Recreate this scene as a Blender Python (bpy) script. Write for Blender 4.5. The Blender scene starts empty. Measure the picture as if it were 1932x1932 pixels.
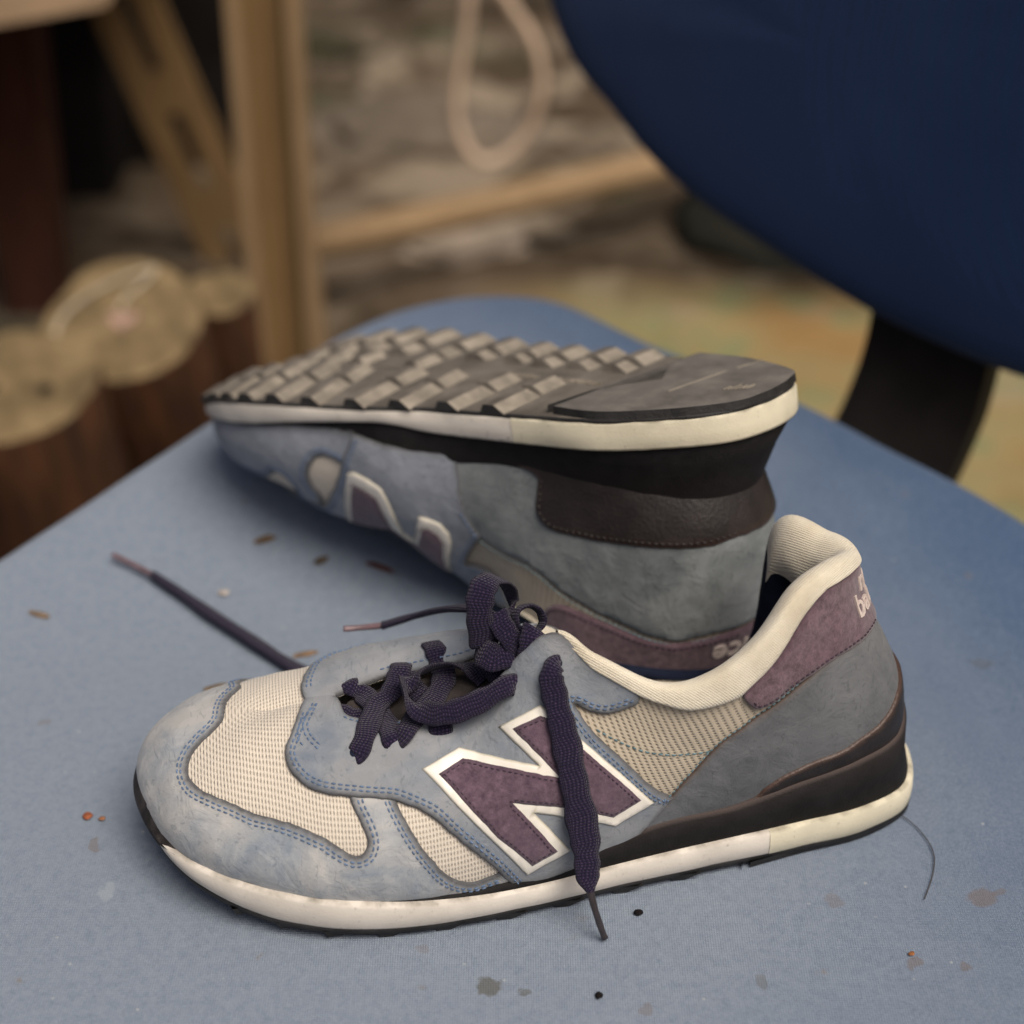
import bpy, math, random
import numpy as np
from mathutils import Vector, Matrix, noise
from mathutils.geometry import delaunay_2d_cdt

# ------------------------------------------------------------------ camera, light, exposure
scene = bpy.context.scene
COL = scene.collection
F_PX, TH, DIST = 3400.0, math.radians(32), 0.867          # focal length in 1/1932 of the frame, pitch, distance
camd = bpy.data.cameras.new('camera'); cam = bpy.data.objects.new('camera', camd); COL.objects.link(cam)
cam.location = (0, -DIST*math.cos(TH), DIST*math.sin(TH))
cam.rotation_euler = (math.radians(90)-TH, 0, 0)
camd.sensor_width = 36; camd.lens = F_PX/1932*36; camd.clip_start = .01; camd.clip_end = 60
camd.dof.use_dof = True; camd.dof.focus_distance = .635; camd.dof.aperture_fstop = 5.2
scene.camera = cam
world = bpy.data.worlds.new('World'); scene.world = world; world.use_nodes = True
wn = world.node_tree.nodes; wl = world.node_tree.links
sky = wn.new('ShaderNodeTexSky'); sky.sky_type = 'NISHITA'; sky.sun_disc = False
SUN_EL, SUN_AZ = math.radians(60), math.radians(146)       # azimuth measured from +Y towards +X
sky.sun_elevation = SUN_EL; sky.sun_rotation = SUN_AZ; sky.air_density = .45; sky.dust_density = 6.0; sky.ozone_density = 0.
wl.new(sky.outputs[0], wn['Background'].inputs[0]); wn['Background'].inputs[1].default_value = .052
sund = bpy.data.lights.new('sun', 'SUN'); sun = bpy.data.objects.new('sun', sund); COL.objects.link(sun)
sund.energy = 1.7; sund.angle = math.radians(38); sund.color = (1, .93, .82)
sd = Vector((math.sin(SUN_AZ)*math.cos(SUN_EL), math.cos(SUN_AZ)*math.cos(SUN_EL), math.sin(SUN_EL)))
sun.rotation_euler = sd.to_track_quat('Z', 'Y').to_euler()
scene.view_settings.view_transform = 'Standard'; scene.view_settings.look = 'None'
scene.view_settings.exposure = 0.66; scene.view_settings.gamma = 1.0
try: scene.view_settings.use_curve_mapping = False
except Exception: pass
scene.render.engine = 'CYCLES'
random.seed(4)

# ------------------------------------------------------------------ materials
class NT:
    def __init__(s, name):
        s.m = bpy.data.materials.new(name); s.m.use_nodes = True; s.n = s.m.node_tree.nodes; s.l = s.m.node_tree.links
        s.b = s.n['Principled BSDF']; s.tc = s.n.new('ShaderNodeTexCoord')
    def setin(s, node, key, v):
        i = node.inputs[key]
        if isinstance(v, bpy.types.NodeSocket): s.l.new(v, i)
        else: i.default_value = v
    def math(s, op, a, b=0., c=None, clamp=False):
        n = s.n.new('ShaderNodeMath'); n.operation = op; n.use_clamp = clamp
        s.setin(n, 0, a); s.setin(n, 1, b)
        if c is not None: s.setin(n, 2, c)
        return n.outputs[0]
    def noise(s, scale, detail=3, rough=.55, vec=None, dist=0.):
        n = s.n.new('ShaderNodeTexNoise'); n.inputs['Scale'].default_value = scale; n.inputs['Detail'].default_value = detail
        n.inputs['Roughness'].default_value = rough; n.inputs['Distortion'].default_value = dist
        s.l.new(vec if vec is not None else s.tc.outputs['Object'], n.inputs['Vector']); return n.outputs['Fac']
    def voronoi(s, scale, vec=None, out='Distance'):
        n = s.n.new('ShaderNodeTexVoronoi'); n.inputs['Scale'].default_value = scale
        s.l.new(vec if vec is not None else s.tc.outputs['Object'], n.inputs['Vector']); return n.outputs[out]
    def sep(s, vec):
        n = s.n.new('ShaderNodeSeparateXYZ'); s.l.new(vec, n.inputs[0]); return n.outputs
    def mapv(s, vec, scale):
        n = s.n.new('ShaderNodeMapping'); n.inputs['Scale'].default_value = scale; s.l.new(vec, n.inputs[0]); return n.outputs[0]
    def ramp(s, fac, a, b, ca=None, cb=None):
        n = s.n.new('ShaderNodeValToRGB'); e = n.color_ramp.elements
        e[0].position = a; e[1].position = b
        e[0].color = (*(ca or (0, 0, 0)), 1); e[1].color = (*(cb or (1, 1, 1)), 1)
        s.l.new(fac, n.inputs[0]); return n.outputs[0]
    def mix(s, fac, a, b, mode='MIX'):
        n = s.n.new('ShaderNodeMix'); n.data_type = 'RGBA'; n.blend_type = mode
        s.setin(n, 'Factor', fac)
        for k, v in ((6, a), (7, b)):
            if isinstance(v, bpy.types.NodeSocket): s.l.new(v, n.inputs[k])
            else: n.inputs[k].default_value = (*v, 1)
        return n.outputs[2]
    def attr(s, name):
        n = s.n.new('ShaderNodeAttribute'); n.attribute_name = name; return n.outputs['Fac']
    def bump(s, h, dist, strength=1., prev=None):
        n = s.n.new('ShaderNodeBump'); n.inputs['Distance'].default_value = dist; n.inputs['Strength'].default_value = strength
        s.l.new(h, n.inputs['Height'])
        if prev is not None: s.l.new(prev, n.inputs['Normal'])
        return n.outputs[0]
    def done(s, col, rough=.8, nrm=None, spec=.3, sheen=0.):
        s.setin(s.b, 'Base Color', col if isinstance(col, bpy.types.NodeSocket) else (*col, 1))
        s.setin(s.b, 'Roughness', rough); s.b.inputs['Specular IOR Level'].default_value = spec
        if sheen: s.b.inputs['Sheen Weight'].default_value = sheen; s.b.inputs['Sheen Roughness'].default_value = .5
        if nrm is not None: s.l.new(nrm, s.b.inputs['Normal'])
        return s.m

def leather(name, base, dirty, raw=(.09, .09, .095), bl=.35):
    t = NT(name)
    a = t.noise(28, 5, .6, dist=.6); b = t.noise(140, 4, .6); c = t.noise(900, 3, .6)
    col = t.mix(t.ramp(a, .42, .66), base, dirty)
    light = tuple(min(1, x*1.32+.02) for x in base)
    col = t.mix(t.math('MULTIPLY', t.ramp(b, .46, .74), bl), col, light)
    dots = t.ramp(t.voronoi(170), 0., .09, (1, 1, 1), (0, 0, 0))
    col = t.mix(t.math('MULTIPLY', dots, .25), col, tuple(x*.5 for x in dirty))
    e = t.attr('edge'); ef = t.math('MULTIPLY', e, t.math('ADD', t.noise(420, 3), .6), clamp=True)
    col = t.mix(ef, col, raw)
    crease = t.noise(75, 5, .6, dist=1.5)
    n = t.bump(crease, .0014, .6)
    sc_ = t.ramp(t.noise(210, 3, .5, vec=t.mapv(t.tc.outputs['Object'], (1, .25, 1)), dist=3.), .60, .66); col = t.mix(t.math('MULTIPLY', sc_, .35), col, tuple(x*.6 for x in dirty)); n = t.bump(b, .0004, .6, n); n = t.bump(c, .00012, .7, n)
    return t.done(col, .78, n, .25, .15)
def suede(name, base, light):
    t = NT(name); a = t.noise(330, 5, .75); b = t.noise(45, 3)
    col = t.mix(t.ramp(a, .35, .72), tuple(x*.62 for x in base), light); col = t.mix(t.math('MULTIPLY', t.ramp(b, .4, .7), .45), col, base)
    e = t.attr('edge'); col = t.mix(t.math('MULTIPLY', e, .6), col, tuple(x*.5 for x in base))
    return t.done(col, .95, t.bump(a, .0005, .9), .12, .35)
def knit(name, base, dark, pu, pv, amp=.75, skew=0.):
    t = NT(name); uv = t.sep(t.tc.outputs['UV']); w = t.noise(110, 2); w2 = t.noise(22, 3)
    u = t.math('ADD', uv[0], t.math('MULTIPLY', w, .5)); v = t.math('ADD', uv[1], t.math('MULTIPLY', w, .6))
    u2 = t.math('ADD', u, t.math('MULTIPLY', v, skew))
    su = t.math('ADD', t.math('MULTIPLY', t.math('SINE', t.math('MULTIPLY', u2, 2*math.pi/pu)), .5), .5)
    sv = t.math('ADD', t.math('MULTIPLY', t.math('SINE', t.math('MULTIPLY', v, 2*math.pi/pv)), .5), .5)
    hole = t.math('MULTIPLY', t.math('POWER', su, 2.), t.math('ADD', t.math('MULTIPLY', sv, .75), .25))
    fz = t.noise(1500, 2)
    fac = t.math('MULTIPLY', hole, t.math('ADD', t.math('MULTIPLY', fz, .6), amp-.3), clamp=True)
    col = t.mix(fac, base, dark); col = t.mix(t.math('MULTIPLY', t.ramp(w2, .45, .75), .35), col, tuple(x*.72 for x in base))
    h = t.math('SUBTRACT', 1., hole)
    return t.done(col, .95, t.bump(fz, .0002, .5, t.bump(h, .0005, .9)), .1, .3)
def plain(name, base, rough=.7, var=.25, sc=60, bmp=.0003, spec=.3, edge=None, sheen=0.):
    t = NT(name); a = t.noise(sc, 5, .6); b = t.noise(sc*9, 3)
    col = t.mix(t.ramp(a, .35, .7), tuple(x*(1-var) for x in base), tuple(min(1, x*(1+var)) for x in base))
    if edge: col = t.mix(t.attr('edge'), col, edge)
    return t.done(col, rough, t.bump(b, bmp, .6), spec, sheen)
def foam(name, base):
    t = NT(name); a = t.noise(25, 4); b = t.noise(260, 4, .7); g = t.noise(900, 2)
    col = t.mix(t.ramp(a, .4, .7), base, tuple(x*.80 for x in base))
    col = t.mix(t.ramp(b, .62, .78), col, tuple(x*.45 for x in base))
    st = t.ramp(t.voronoi(75), .0, .06, (1, 1, 1), (0, 0, 0)); col = t.mix(t.math('MULTIPLY', st, .5), col, (.12, .09, .06))
    e = t.attr('edge'); col = t.mix(t.math('MULTIPLY', t.math('MULTIPLY', e, t.ramp(t.noise(120, 4), .38, .7)), .75), col, (.12, .10, .07))
    return t.done(col, .62, t.bump(g, .00015, .6, t.bump(a, .0008, .4)), .3)
def lace_mat(name, base, light):
    t = NT(name); uv = t.sep(t.tc.outputs['UV']); P = 2*math.pi
    a = t.math('SINE', t.math('MULTIPLY', t.math('ADD', t.math('MULTIPLY', uv[0], .75), uv[1]), P/1.5))
    b = t.math('SINE', t.math('MULTIPLY', t.math('SUBTRACT', t.math('MULTIPLY', uv[0], .75), uv[1]), P/1.5))
    h = t.math('ADD', t.math('MULTIPLY', t.math('MULTIPLY', a, b), .5), .5)
    f = t.noise(800, 3); fac = t.math('MULTIPLY', t.ramp(h, .5, .95), t.ramp(f, .3, .62))
    col = t.mix(fac, base, light)
    return t.done(col, .92, t.bump(f, .0002, .5, t.bump(h, .0006, 1.)), .12, .12)

PALE = leather('pale_nubuck', (.45, .44, .425), (.22, .26, .31))
SADDLE = leather('saddle_nubuck', (.25, .26, .275), (.16, .19, .235))
FOX = leather('heel_nubuck', (.135, .14, .148), (.085, .09, .097), raw=(.10, .07, .055), bl=.3)
PALE2 = leather('upper_pale_nubuck', (.25, .27, .31), (.16, .18, .22))
FOX2 = leather('upper_heel_nubuck', (.21, .225, .23), (.11, .125, .13), raw=(.13, .17, .22))
MESH = knit('cream_knit', (.70, .625, .53), (.40, .335, .25), 1.15, 2.1)
MESHQ = knit('quarter_knit', (.50, .43, .335), (.22, .175, .12), 2.3, 1.5, .8, .35)
PURPLE = suede('plum_suede', (.125, .075, .095), (.21, .135, .16))
NWHITE = plain('reflective_white', (.84, .79, .70), .38, .06, 80, .0001, .5, edge=(.5, .46, .36))
NINNER = suede('plum_logo_suede', (.115, .07, .10), (.185, .12, .155))
def collar_mat():
    t = NT('cream_collar_fabric'); a = t.noise(35, 5, .65); b = t.noise(900, 2); uvx = t.sep(t.tc.outputs['Object'])
    w = t.math('MULTIPLY', t.math('SINE', t.math('MULTIPLY', uvx[0], 2*math.pi/.0013)), t.math('SINE', t.math('MULTIPLY', t.math('ADD', uvx[1], uvx[2]), 2*math.pi/.0013)))
    col = t.mix(t.ramp(a, .38, .68), (.80, .73, .59), (.60, .52, .39)); col = t.mix(t.math('MULTIPLY', t.math('ADD', t.math('MULTIPLY', w, .5), .5), .18), col, (.45, .39, .28))
    col = t.mix(t.math('MULTIPLY', t.ramp(t.noise(14, 4), .55, .68), .35), col, (.42, .38, .31))
    return t.done(col, .95, t.bump(b, .0003, .6, t.bump(a, .0015, .5, t.bump(w, .0003, .5))), .1, .3)
COLLAR = collar_mat()
LINING = plain('navy_lining', (.012, .016, .032), .95, .3, 120, .0004, .1)
BLACKL = plain('black_leather', (.022, .017, .016), .45, .35, 80, .0005, .45, edge=(.07, .04, .03))
WEDGE = plain('black_foam', (.011, .010, .0105), .75, .4, 120, .0004, .25, edge=(.075, .055, .05))  # edge colour paints the highlight line along the wedge's ledge
RUB = plain('outsole_rubber', (.155, .135, .112), .68, .35, 55, .0006, .35)
RUBD = plain('dark_rubber', (.022, .021, .021), .6, .4, 90, .0005, .35)
FOAM1 = foam('white_midsole', (.74, .68, .60)); FOAM2 = foam('ivory_midsole', (.74, .68, .52))
LACE = lace_mat('navy_lace', (.011, .008, .027), (.062, .040, .082))
AGLET = plain('worn_aglet', (.16, .10, .11), .35, .3, 200, .0001, .5)
AGLD = plain('dark_aglet', (.035, .028, .03), .35, .3, 200, .0001, .5)
STB = plain('blue_thread', (.13, .19, .30), .8, .3, 300, .0001, .2)
STD = plain('dark_thread', (.05, .035, .05), .8, .3, 300, .0001, .2)
STT = plain('teal_thread', (.14, .22, .25), .8, .3, 300, .0001, .2)
EMB = plain('white_embroidery', (.62, .52, .47), .8, .15, 400, .0002, .3)
TONGUE = plain('dark_tongue', (.05, .042, .04), .95, .3, 90, .0005, .1)

# ------------------------------------------------------------------ shoe surface (millimetres: x toe>heel, y outwards, z up)
RIBS=[((285,0,40),(266,0,108),0),((279,20,38),(259,13,108),0),((262,29,35),(245,27,104),0),((240,33,31),(228,35,92),0),
((215,37,26),(210,39,79),0),((190,40,24),(190,37,76),0),((165,47,24),(168,28,84),.15),((145,52,22),(151,17,89),.45),((120,54,16),(128,16,67),.8),
((95,56,16),(104,16,60),1),((70,54,17),(82,10,59.5),1),((48,47,19),(77,-1,60.5),1),((28,36,22),(66,-2,59.5),1),((13,20,24),(57,-2.5,57.5),1),((6,-4,27),(53,-2.5,56.5),1),
((12,-25,25),(57,-2.5,57.5),1),((32,-38,20),(66,-2,59.5),1),((60,-44,18),(77,-1,60.5),1),((90,-43,17),(97,-9,62),1),((125,-38,17),(123,-8,66),.8),
((150,-33,18),(144,-9,73),.45),((170,-30,21),(162,-20,86),.15),((195,-30,23),(192,-34,80),0),((228,-31,27),(222,-35,92),0),((258,-27,34),(247,-26,106),0),((279,-17,38),(260,-12,108),0)]
SOLE=[(295,0,0),(288,22,0),(268,33,0),(243,38,0),(217,42,0),(191,46,0),(166,50,0),(145,54,0),(120,57.5,0),(95,59,0),(69,57,1.5),(45,50,5),(23,37,12),(10,19.5,18.5),(3.2,-4,22),(9,-24.5,19),(27,-42,12),(58,-48,4),(90,-47,0),(125,-41,0),(150,-36,0),(170,-33,0),(196,-33,0),(231,-34,0),(264,-30,0),(289,-19,0)]
BAND=[15,15,15,15,14.5,14,13,12.5,12.8,14.5,16,15,11,6,5,6,9,14,15,14,13,13,13.5,14,15,15]
N = 26
Z = np.array([0, 0, 1.])
LAT = [14,13,12,11,10,9,8,7,6,5,4,3,2,1,0]; MED = [14,15,16,16.7,17.35,18.15,18.9,19.8,20.75,21.8,22.6,23.4,24.15,25,26]
def mir(u): return float(np.interp(u, LAT[::-1], MED[::-1]))
class Shoe:
    def __init__(s, kind):
        s.kind = kind
        R = [[list(a), list(b), c] for a, b, c in RIBS]
        B = np.array(SOLE, float); H = np.array(BAND, float)
        if kind == 'low':
            R[20][1] = [143,-9,73]
            for k, t in ((0,(263,0,107)),(1,(253,14,112)),(2,(236,27,111)),(3,(221,36,97)),(4,(205,39,86)),(5,(188,37,82)),(6,(167,28,90)),(7,(151,17,95)),(25,(259,-13,106))): R[k][1] = list(t)
            R[21][1] = [158,-24,66]; R[22][1] = [186,-40,36]; R[23][1] = [236,-38,34]; R[24][1] = [243.5,-29.5,100]
            for k, y, zz in ((6,46,20),(7,50,16),(8,52.5,13.5),(9,55,14),(10,54,16)): R[k][0][1:] = [y, zz]
        else:
            B[2,1] += 4; B[3,1] += 8; B[4,1] += 6; B[5,1] += 3; B[1,1] += 1
            H[7:13] -= 3
            for k in (3, 4, 5): R[k][0][1] += 2
            R[0][0][0] = 276; R[1][0][:2] = [271, 19]; R[25][0][:2] = [271, -16]; R[2][0][:2] = [257, 29]
            for k in (6, 7, 8, 9, 18, 19, 20, 21): R[k][1][2] += 5
            for k, t in ((0,(265,0,127)),(1,(258,13,128)),(2,(244,27,126)),(3,(227,35,115)),(4,(209,39,100)),(5,(190,37,92)),(6,(168,28,93)),(22,(192,-34,91)),(23,(222,-35,106)),(24,(247,-26,119)),(25,(260,-12,122))): R[k][1] = list(t)
        F = np.array([r[0] for r in R], float); T = np.array([r[1] for r in R], float); w = np.array([r[2] for r in R], float)[:, None]
        t = np.roll(F, -1, 0)-np.roll(F, 1, 0); t[:, 2] = 0
        o = np.stack([t[:, 1], -t[:, 0], 0*t[:, 0]], 1); o /= np.linalg.norm(o, axis=1)[:, None]
        o *= np.sign(((F-np.array([150, 0, 0]))*o).sum(1))[:, None]
        mid = (F[:, 0] > 40) & (F[:, 0] < 270); o[mid] *= np.sign(F[mid, 1]*o[mid, 1])[:, None]
        h = (T-F)[:, 2:3]*Z; dh = (F-T)*np.array([1, 1, 0.])
        P1 = F+o*(4*(1-w)+6*w)+h*(.35*(1-w)+.55*w)
        P2 = T+(o*3-h*.35)*(1-w)+(dh*.5+np.array([0, 0, 1.5])+np.where(F[:, 1:2] < 0, 1., 0)*np.array([0, -2, 5.]))*w
        for k, dy, dz in ((14,0,-2),(15,0,-2.5),(16,0,-2),(17,0,1),(18,-3,5),(19,-6,13),(20,-6,15),(21,-4,6)): P2[k] += (0, dy, dz)
        if kind == 'up':
            for k, a in ((0, 7), (1, 7), (25, 7), (2, 4)): P1[k] += o[k]*a; P2[k] += o[k]*a*.45
        s.F, s.T, s.B, s.H, s.out = F, T, B, H, o
        s.CP = np.stack([F, P1, P2, T], 1)
    @staticmethod
    def cr(A, u):
        u = np.asarray(u, float) % N; i = np.floor(u).astype(int); t = (u-i).reshape(u.shape+(1,)*(A.ndim-1))
        a, b, c, d = A[(i-1) % N], A[i % N], A[(i+1) % N], A[(i+2) % N]
        return .5*(2*b+(c-a)*t+(2*a-5*b+4*c-d)*t*t+(3*b-a-3*c+d)*t**3)
    def S0(s, u, v):
        c = s.cr(s.CP, u); v = np.asarray(v, float)[..., None]
        return (1-v)**3*c[..., 0, :]+3*(1-v)**2*v*c[..., 1, :]+3*(1-v)*v*v*c[..., 2, :]+v**3*c[..., 3, :]
    def SN(s, u, v):
        """surface point (with the leather's dents and creases) and unit normal"""
        u = np.asarray(u, float); v = np.asarray(v, float); e = 2e-3
        P = s.S0(u, v); Su = s.S0(u+e, v)-s.S0(u-e, v); Sv = s.S0(u, np.minimum(v+e, 1.2))-s.S0(u, v-e)
        n = np.cross(Su, Sv); l = np.linalg.norm(n, axis=-1, keepdims=True); n = n/np.maximum(l, 1e-9)
        d = np.empty(u.shape); fl = P.reshape(-1, 3); df = d.reshape(-1); k0 = 0 if s.kind == 'low' else 40
        uf = (u % N).reshape(-1); vf = v.reshape(-1)
        for i, p in enumerate(fl):
            q = Vector((p[0]/24+k0, p[1]/24, p[2]/24)); a = noise.noise(q)*.9+noise.noise(q*3.1)*.35+noise.noise(q*7.3)*.13
            cx = math.exp(-((p[0]-88)/24)**2)
            a -= cx*.55*abs(noise.noise(Vector((p[0]/5.5, p[1]/60, p[2]/26+k0))))
            a *= 1-.8*max(0, vf[i]-.8)/.2 if (uf[i] > 10.9 and uf[i] < 17.1) else 1
            df[i] = a
        return P+n*d[..., None], n
    def step(s, u, v, vec):
        """walk a small 3-D vector along the surface"""
        e = 1e-3; P = s.S0(u, v); Su = (s.S0(u+e, v)-P)/e; Sv = (s.S0(u, v+e)-P)/e
        J = np.stack([Su, Sv], 1); d = np.linalg.lstsq(J, vec, rcond=None)[0]; return u+float(np.clip(d[0], -.6, .6)), v+float(np.clip(d[1], -.15, .15))
LOW, UPP = Shoe('low'), Shoe('up')

# ------------------------------------------------------------------ object helpers
def tag(o, label=None, cat=None, group=None, kind=None):
    for k, v in (('label', label), ('category', cat), ('group', group), ('kind', kind)):
        if v: o[k] = v
    return o
def empty(name, loc=(0, 0, 0), mat=None):
    o = bpy.data.objects.new(name, None); o.empty_display_size = .02; COL.objects.link(o)
    if mat is not None: o.matrix_world = mat
    else: o.location = loc
    return o
def mesh(name, V, Fc, m, parent=None, uv=None, edge=None, smooth=True, mats=None, fm=None):
    me = bpy.data.meshes.new(name); me.from_pydata([tuple(map(float, p)) for p in V], [], Fc)
    for mm in (mats or [m]): me.materials.append(mm)
    if fm is not None: me.polygons.foreach_set('material_index', fm)
    if uv is not None:
        l = me.uv_layers.new(name='UVMap'); li = np.empty(len(me.loops), int); me.loops.foreach_get('vertex_index', li)
        l.data.foreach_set('uv', np.asarray(uv, np.float32)[li].ravel())
    a = me.attributes.new('edge', 'FLOAT', 'POINT')
    if edge is not None: a.data.foreach_set('value', np.asarray(edge, np.float32))
    me.polygons.foreach_set('use_smooth', [smooth]*len(me.polygons)); me.update()
    o = bpy.data.objects.new(name, me); COL.objects.link(o)
    if parent: o.parent = parent
    return o
class Ctx:                                                  # a shoe being built: local frame, handedness
    def __init__(s, shoe, root): s.sh = shoe; s.root = root; s.sy = -1. if shoe.kind == 'low' else 1.
    def loc(s, P): P = np.asarray(P, float)/1000.; return P*np.array([1, s.sy, 1.])
    def faces(s, f): return [tuple(reversed(x)) for x in f] if s.sy < 0 else f
    def mesh(s, name, P, f, m, parent=None, **k): return mesh(name, s.loc(P), s.faces(f), m, parent or s.root, **k)
def crspline(P, n, closed=False):
    P = np.asarray(P, float); L = len(P); out = []
    segs = L if closed else L-1
    for i in range(segs):
        a, b, c, d = (P[(i-1) % L], P[i], P[(i+1) % L], P[(i+2) % L]) if closed else (P[max(i-1, 0)], P[i], P[i+1], P[min(i+2, L-1)])
        for k in range(n):
            t = k/n; out.append(.5*(2*b+(c-a)*t+(2*a-5*b+4*c-d)*t*t+(3*b-a-3*c+d)*t**3))
    if not closed: out.append(P[-1])
    return np.array(out)
def resample(P, step, closed=True):
    """P: list of (u,v); resample at about step mm measured in the pattern plane"""
    Q = np.asarray(P, float); S = np.array([25, 70.])
    if closed: Q = np.vstack([Q, Q[:1]])
    d = np.r_[0, np.cumsum(np.linalg.norm(np.diff(Q*S, axis=0), axis=1))]
    n = max(3, int(d[-1]/step)); t = np.linspace(0, d[-1], n+1)
    R = np.stack([np.interp(t, d, Q[:, 0]), np.interp(t, d, Q[:, 1])], 1)
    return R[:-1] if closed else R
def inpoly(P, poly):
    x, y = P[:, 0], P[:, 1]; ins = np.zeros(len(P), bool); j = len(poly)-1
    for i in range(len(poly)):
        xi, yi = poly[i]; xj, yj = poly[j]
        c = ((yi > y) != (yj > y)) & (x < (xj-xi)*(y-yi)/((yj-yi) if yj != yi else 1e-12)+xi); ins ^= c; j = i
    return ins
def dist_poly(P, poly, keep):
    best = np.full(len(P), 1e9); m = len(poly)
    for i in range(m):
        if not keep[i]: continue
        a = poly[i]; b = poly[(i+1) % m]; ab = b-a; L = max((ab**2).sum(), 1e-12)
        t = np.clip(((P-a)@ab)/L, 0, 1); best = np.minimum(best, np.linalg.norm(P-(a+t[:, None]*ab), axis=1))
    return best
def piece(cx, name, poly, thick, m, lift=0., smooth=True, parent=None, jitter=.25, gridu=.085, gridv=.03, edgew=1.0, step=1.6):
    """a cut panel of leather or fabric laid on the shoe: poly is its outline in pattern coordinates (u,v)"""
    poly = np.asarray(poly, float)
    pl = crspline(poly, 6, True) if smooth else poly
    pl = resample(pl, step) if smooth else np.vstack([np.linspace(pl[i], pl[(i+1) % len(pl)], max(2, int(np.linalg.norm((pl[(i+1) % len(pl)]-pl[i])*(25, 70))/step)+1))[:-1] for i in range(len(pl))])
    SC = np.array([25, 70.])
    seam = (pl[:, 1] > .992) & (pl[:, 0] > 10.9) & (pl[:, 0] < 17.1)
    pl[:, 1] = np.minimum(pl[:, 1], 1.)
    if jitter:
        for i in range(len(pl)):
            if not seam[i]:
                q = noise.noise_vector(Vector((pl[i, 0]*25/3.2, pl[i, 1]*70/3.2, 3.3+lift)))
                pl[i, 0] += q[0]*jitter/25; pl[i, 1] = min(1., pl[i, 1]+q[1]*jitter/70)
    u0, v0 = pl.min(0); u1, v1 = pl.max(0)
    gu, gv = np.meshgrid(np.arange(u0, u1, gridu), np.arange(v0, v1, gridv), indexing='ij'); gu[:, ::2] += gridu/2
    G = np.stack([gu.ravel(), gv.ravel()], 1); G = G[inpoly(G, pl)]
    keep = ~(seam & np.roll(seam, -1))
    dG = dist_poly(G*SC, pl*SC, np.ones(len(pl), bool)); G = G[dG > 1.15]
    # ring just inside the outline gives the rolled edge
    area = np.sum(pl[:, 0]*np.roll(pl[:, 1], -1)-np.roll(pl[:, 0], -1)*pl[:, 1])
    tn = (np.roll(pl, -1, 0)-np.roll(pl, 1, 0))*SC; tn /= np.maximum(np.linalg.norm(tn, axis=1)[:, None], 1e-9)
    inn = np.stack([-tn[:, 1], tn[:, 0]], 1)*(1 if area > 0 else -1)
    ring = pl+inn*.6/SC; ring = ring[inpoly(ring, pl)]; dr = dist_poly(ring*SC, pl*SC, np.ones(len(pl), bool)); ring = ring[dr > .35]
    allp = np.vstack([pl, ring, G]); nb = len(pl)
    r = delaunay_2d_cdt([Vector(p*SC) for p in allp], [(i, (i+1) % nb) for i in range(nb)], [], 0, 1e-5)
    vs = np.array([tuple(v) for v in r[0]]); fs = [tuple(f) for f in r[2]]
    cen = np.array([vs[list(f)].mean(0) for f in fs]); ok = inpoly(cen, pl*SC); fs = [f for f, k in zip(fs, ok) if k]
    fs = [f if (lambda a, b, c: (b[0]-a[0])*(c[1]-a[1])-(b[1]-a[1])*(c[0]-a[0]))(vs[f[0]], vs[f[1]], vs[f[2]]) > 0 else f[::-1] for f in fs]
    orig = [list(x) for x in r[3]]; nv = len(vs)
    UV = vs/SC; dB = dist_poly(vs, pl*SC, keep); dB = np.minimum(dB, 50)
    P, n = cx.sh.SN(UV[:, 0], np.clip(UV[:, 1], -.2, 1.))
    hgt = lift+thick*np.clip(.45+.55*np.sqrt(np.clip(dB/.7, 0, 1)), 0, 1)
    Q = P+n*hgt[:, None]
    # outline verts in result
    m_of = {}
    for j, o in enumerate(orig):
        for k in o:
            if k < nb: m_of[k] = j
    b = [m_of[i] for i in range(nb) if i in m_of]; kb = [keep[i] for i in range(nb) if i in m_of]
    skirt = P[b]+n[b]*(lift-.5); base = nv
    V = np.vstack([Q, skirt]); L = len(b); sk = []
    ccw = area > 0
    for i in range(L):
        if not kb[i]: continue
        j = (i+1) % L
        q = (b[i], base+i, base+j, b[j]); sk.append(q if ccw else q[::-1])
    ed = np.concatenate([np.exp(-(dB/edgew)**1.5), np.ones(L)])
    uvs = np.vstack([np.stack([P[:, 0], UV[:, 1]*75], 1), np.stack([P[b][:, 0], UV[b][:, 1]*75], 1)])
    return cx.mesh(name, V, fs+sk, m, parent, uv=uvs, edge=ed)
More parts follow.
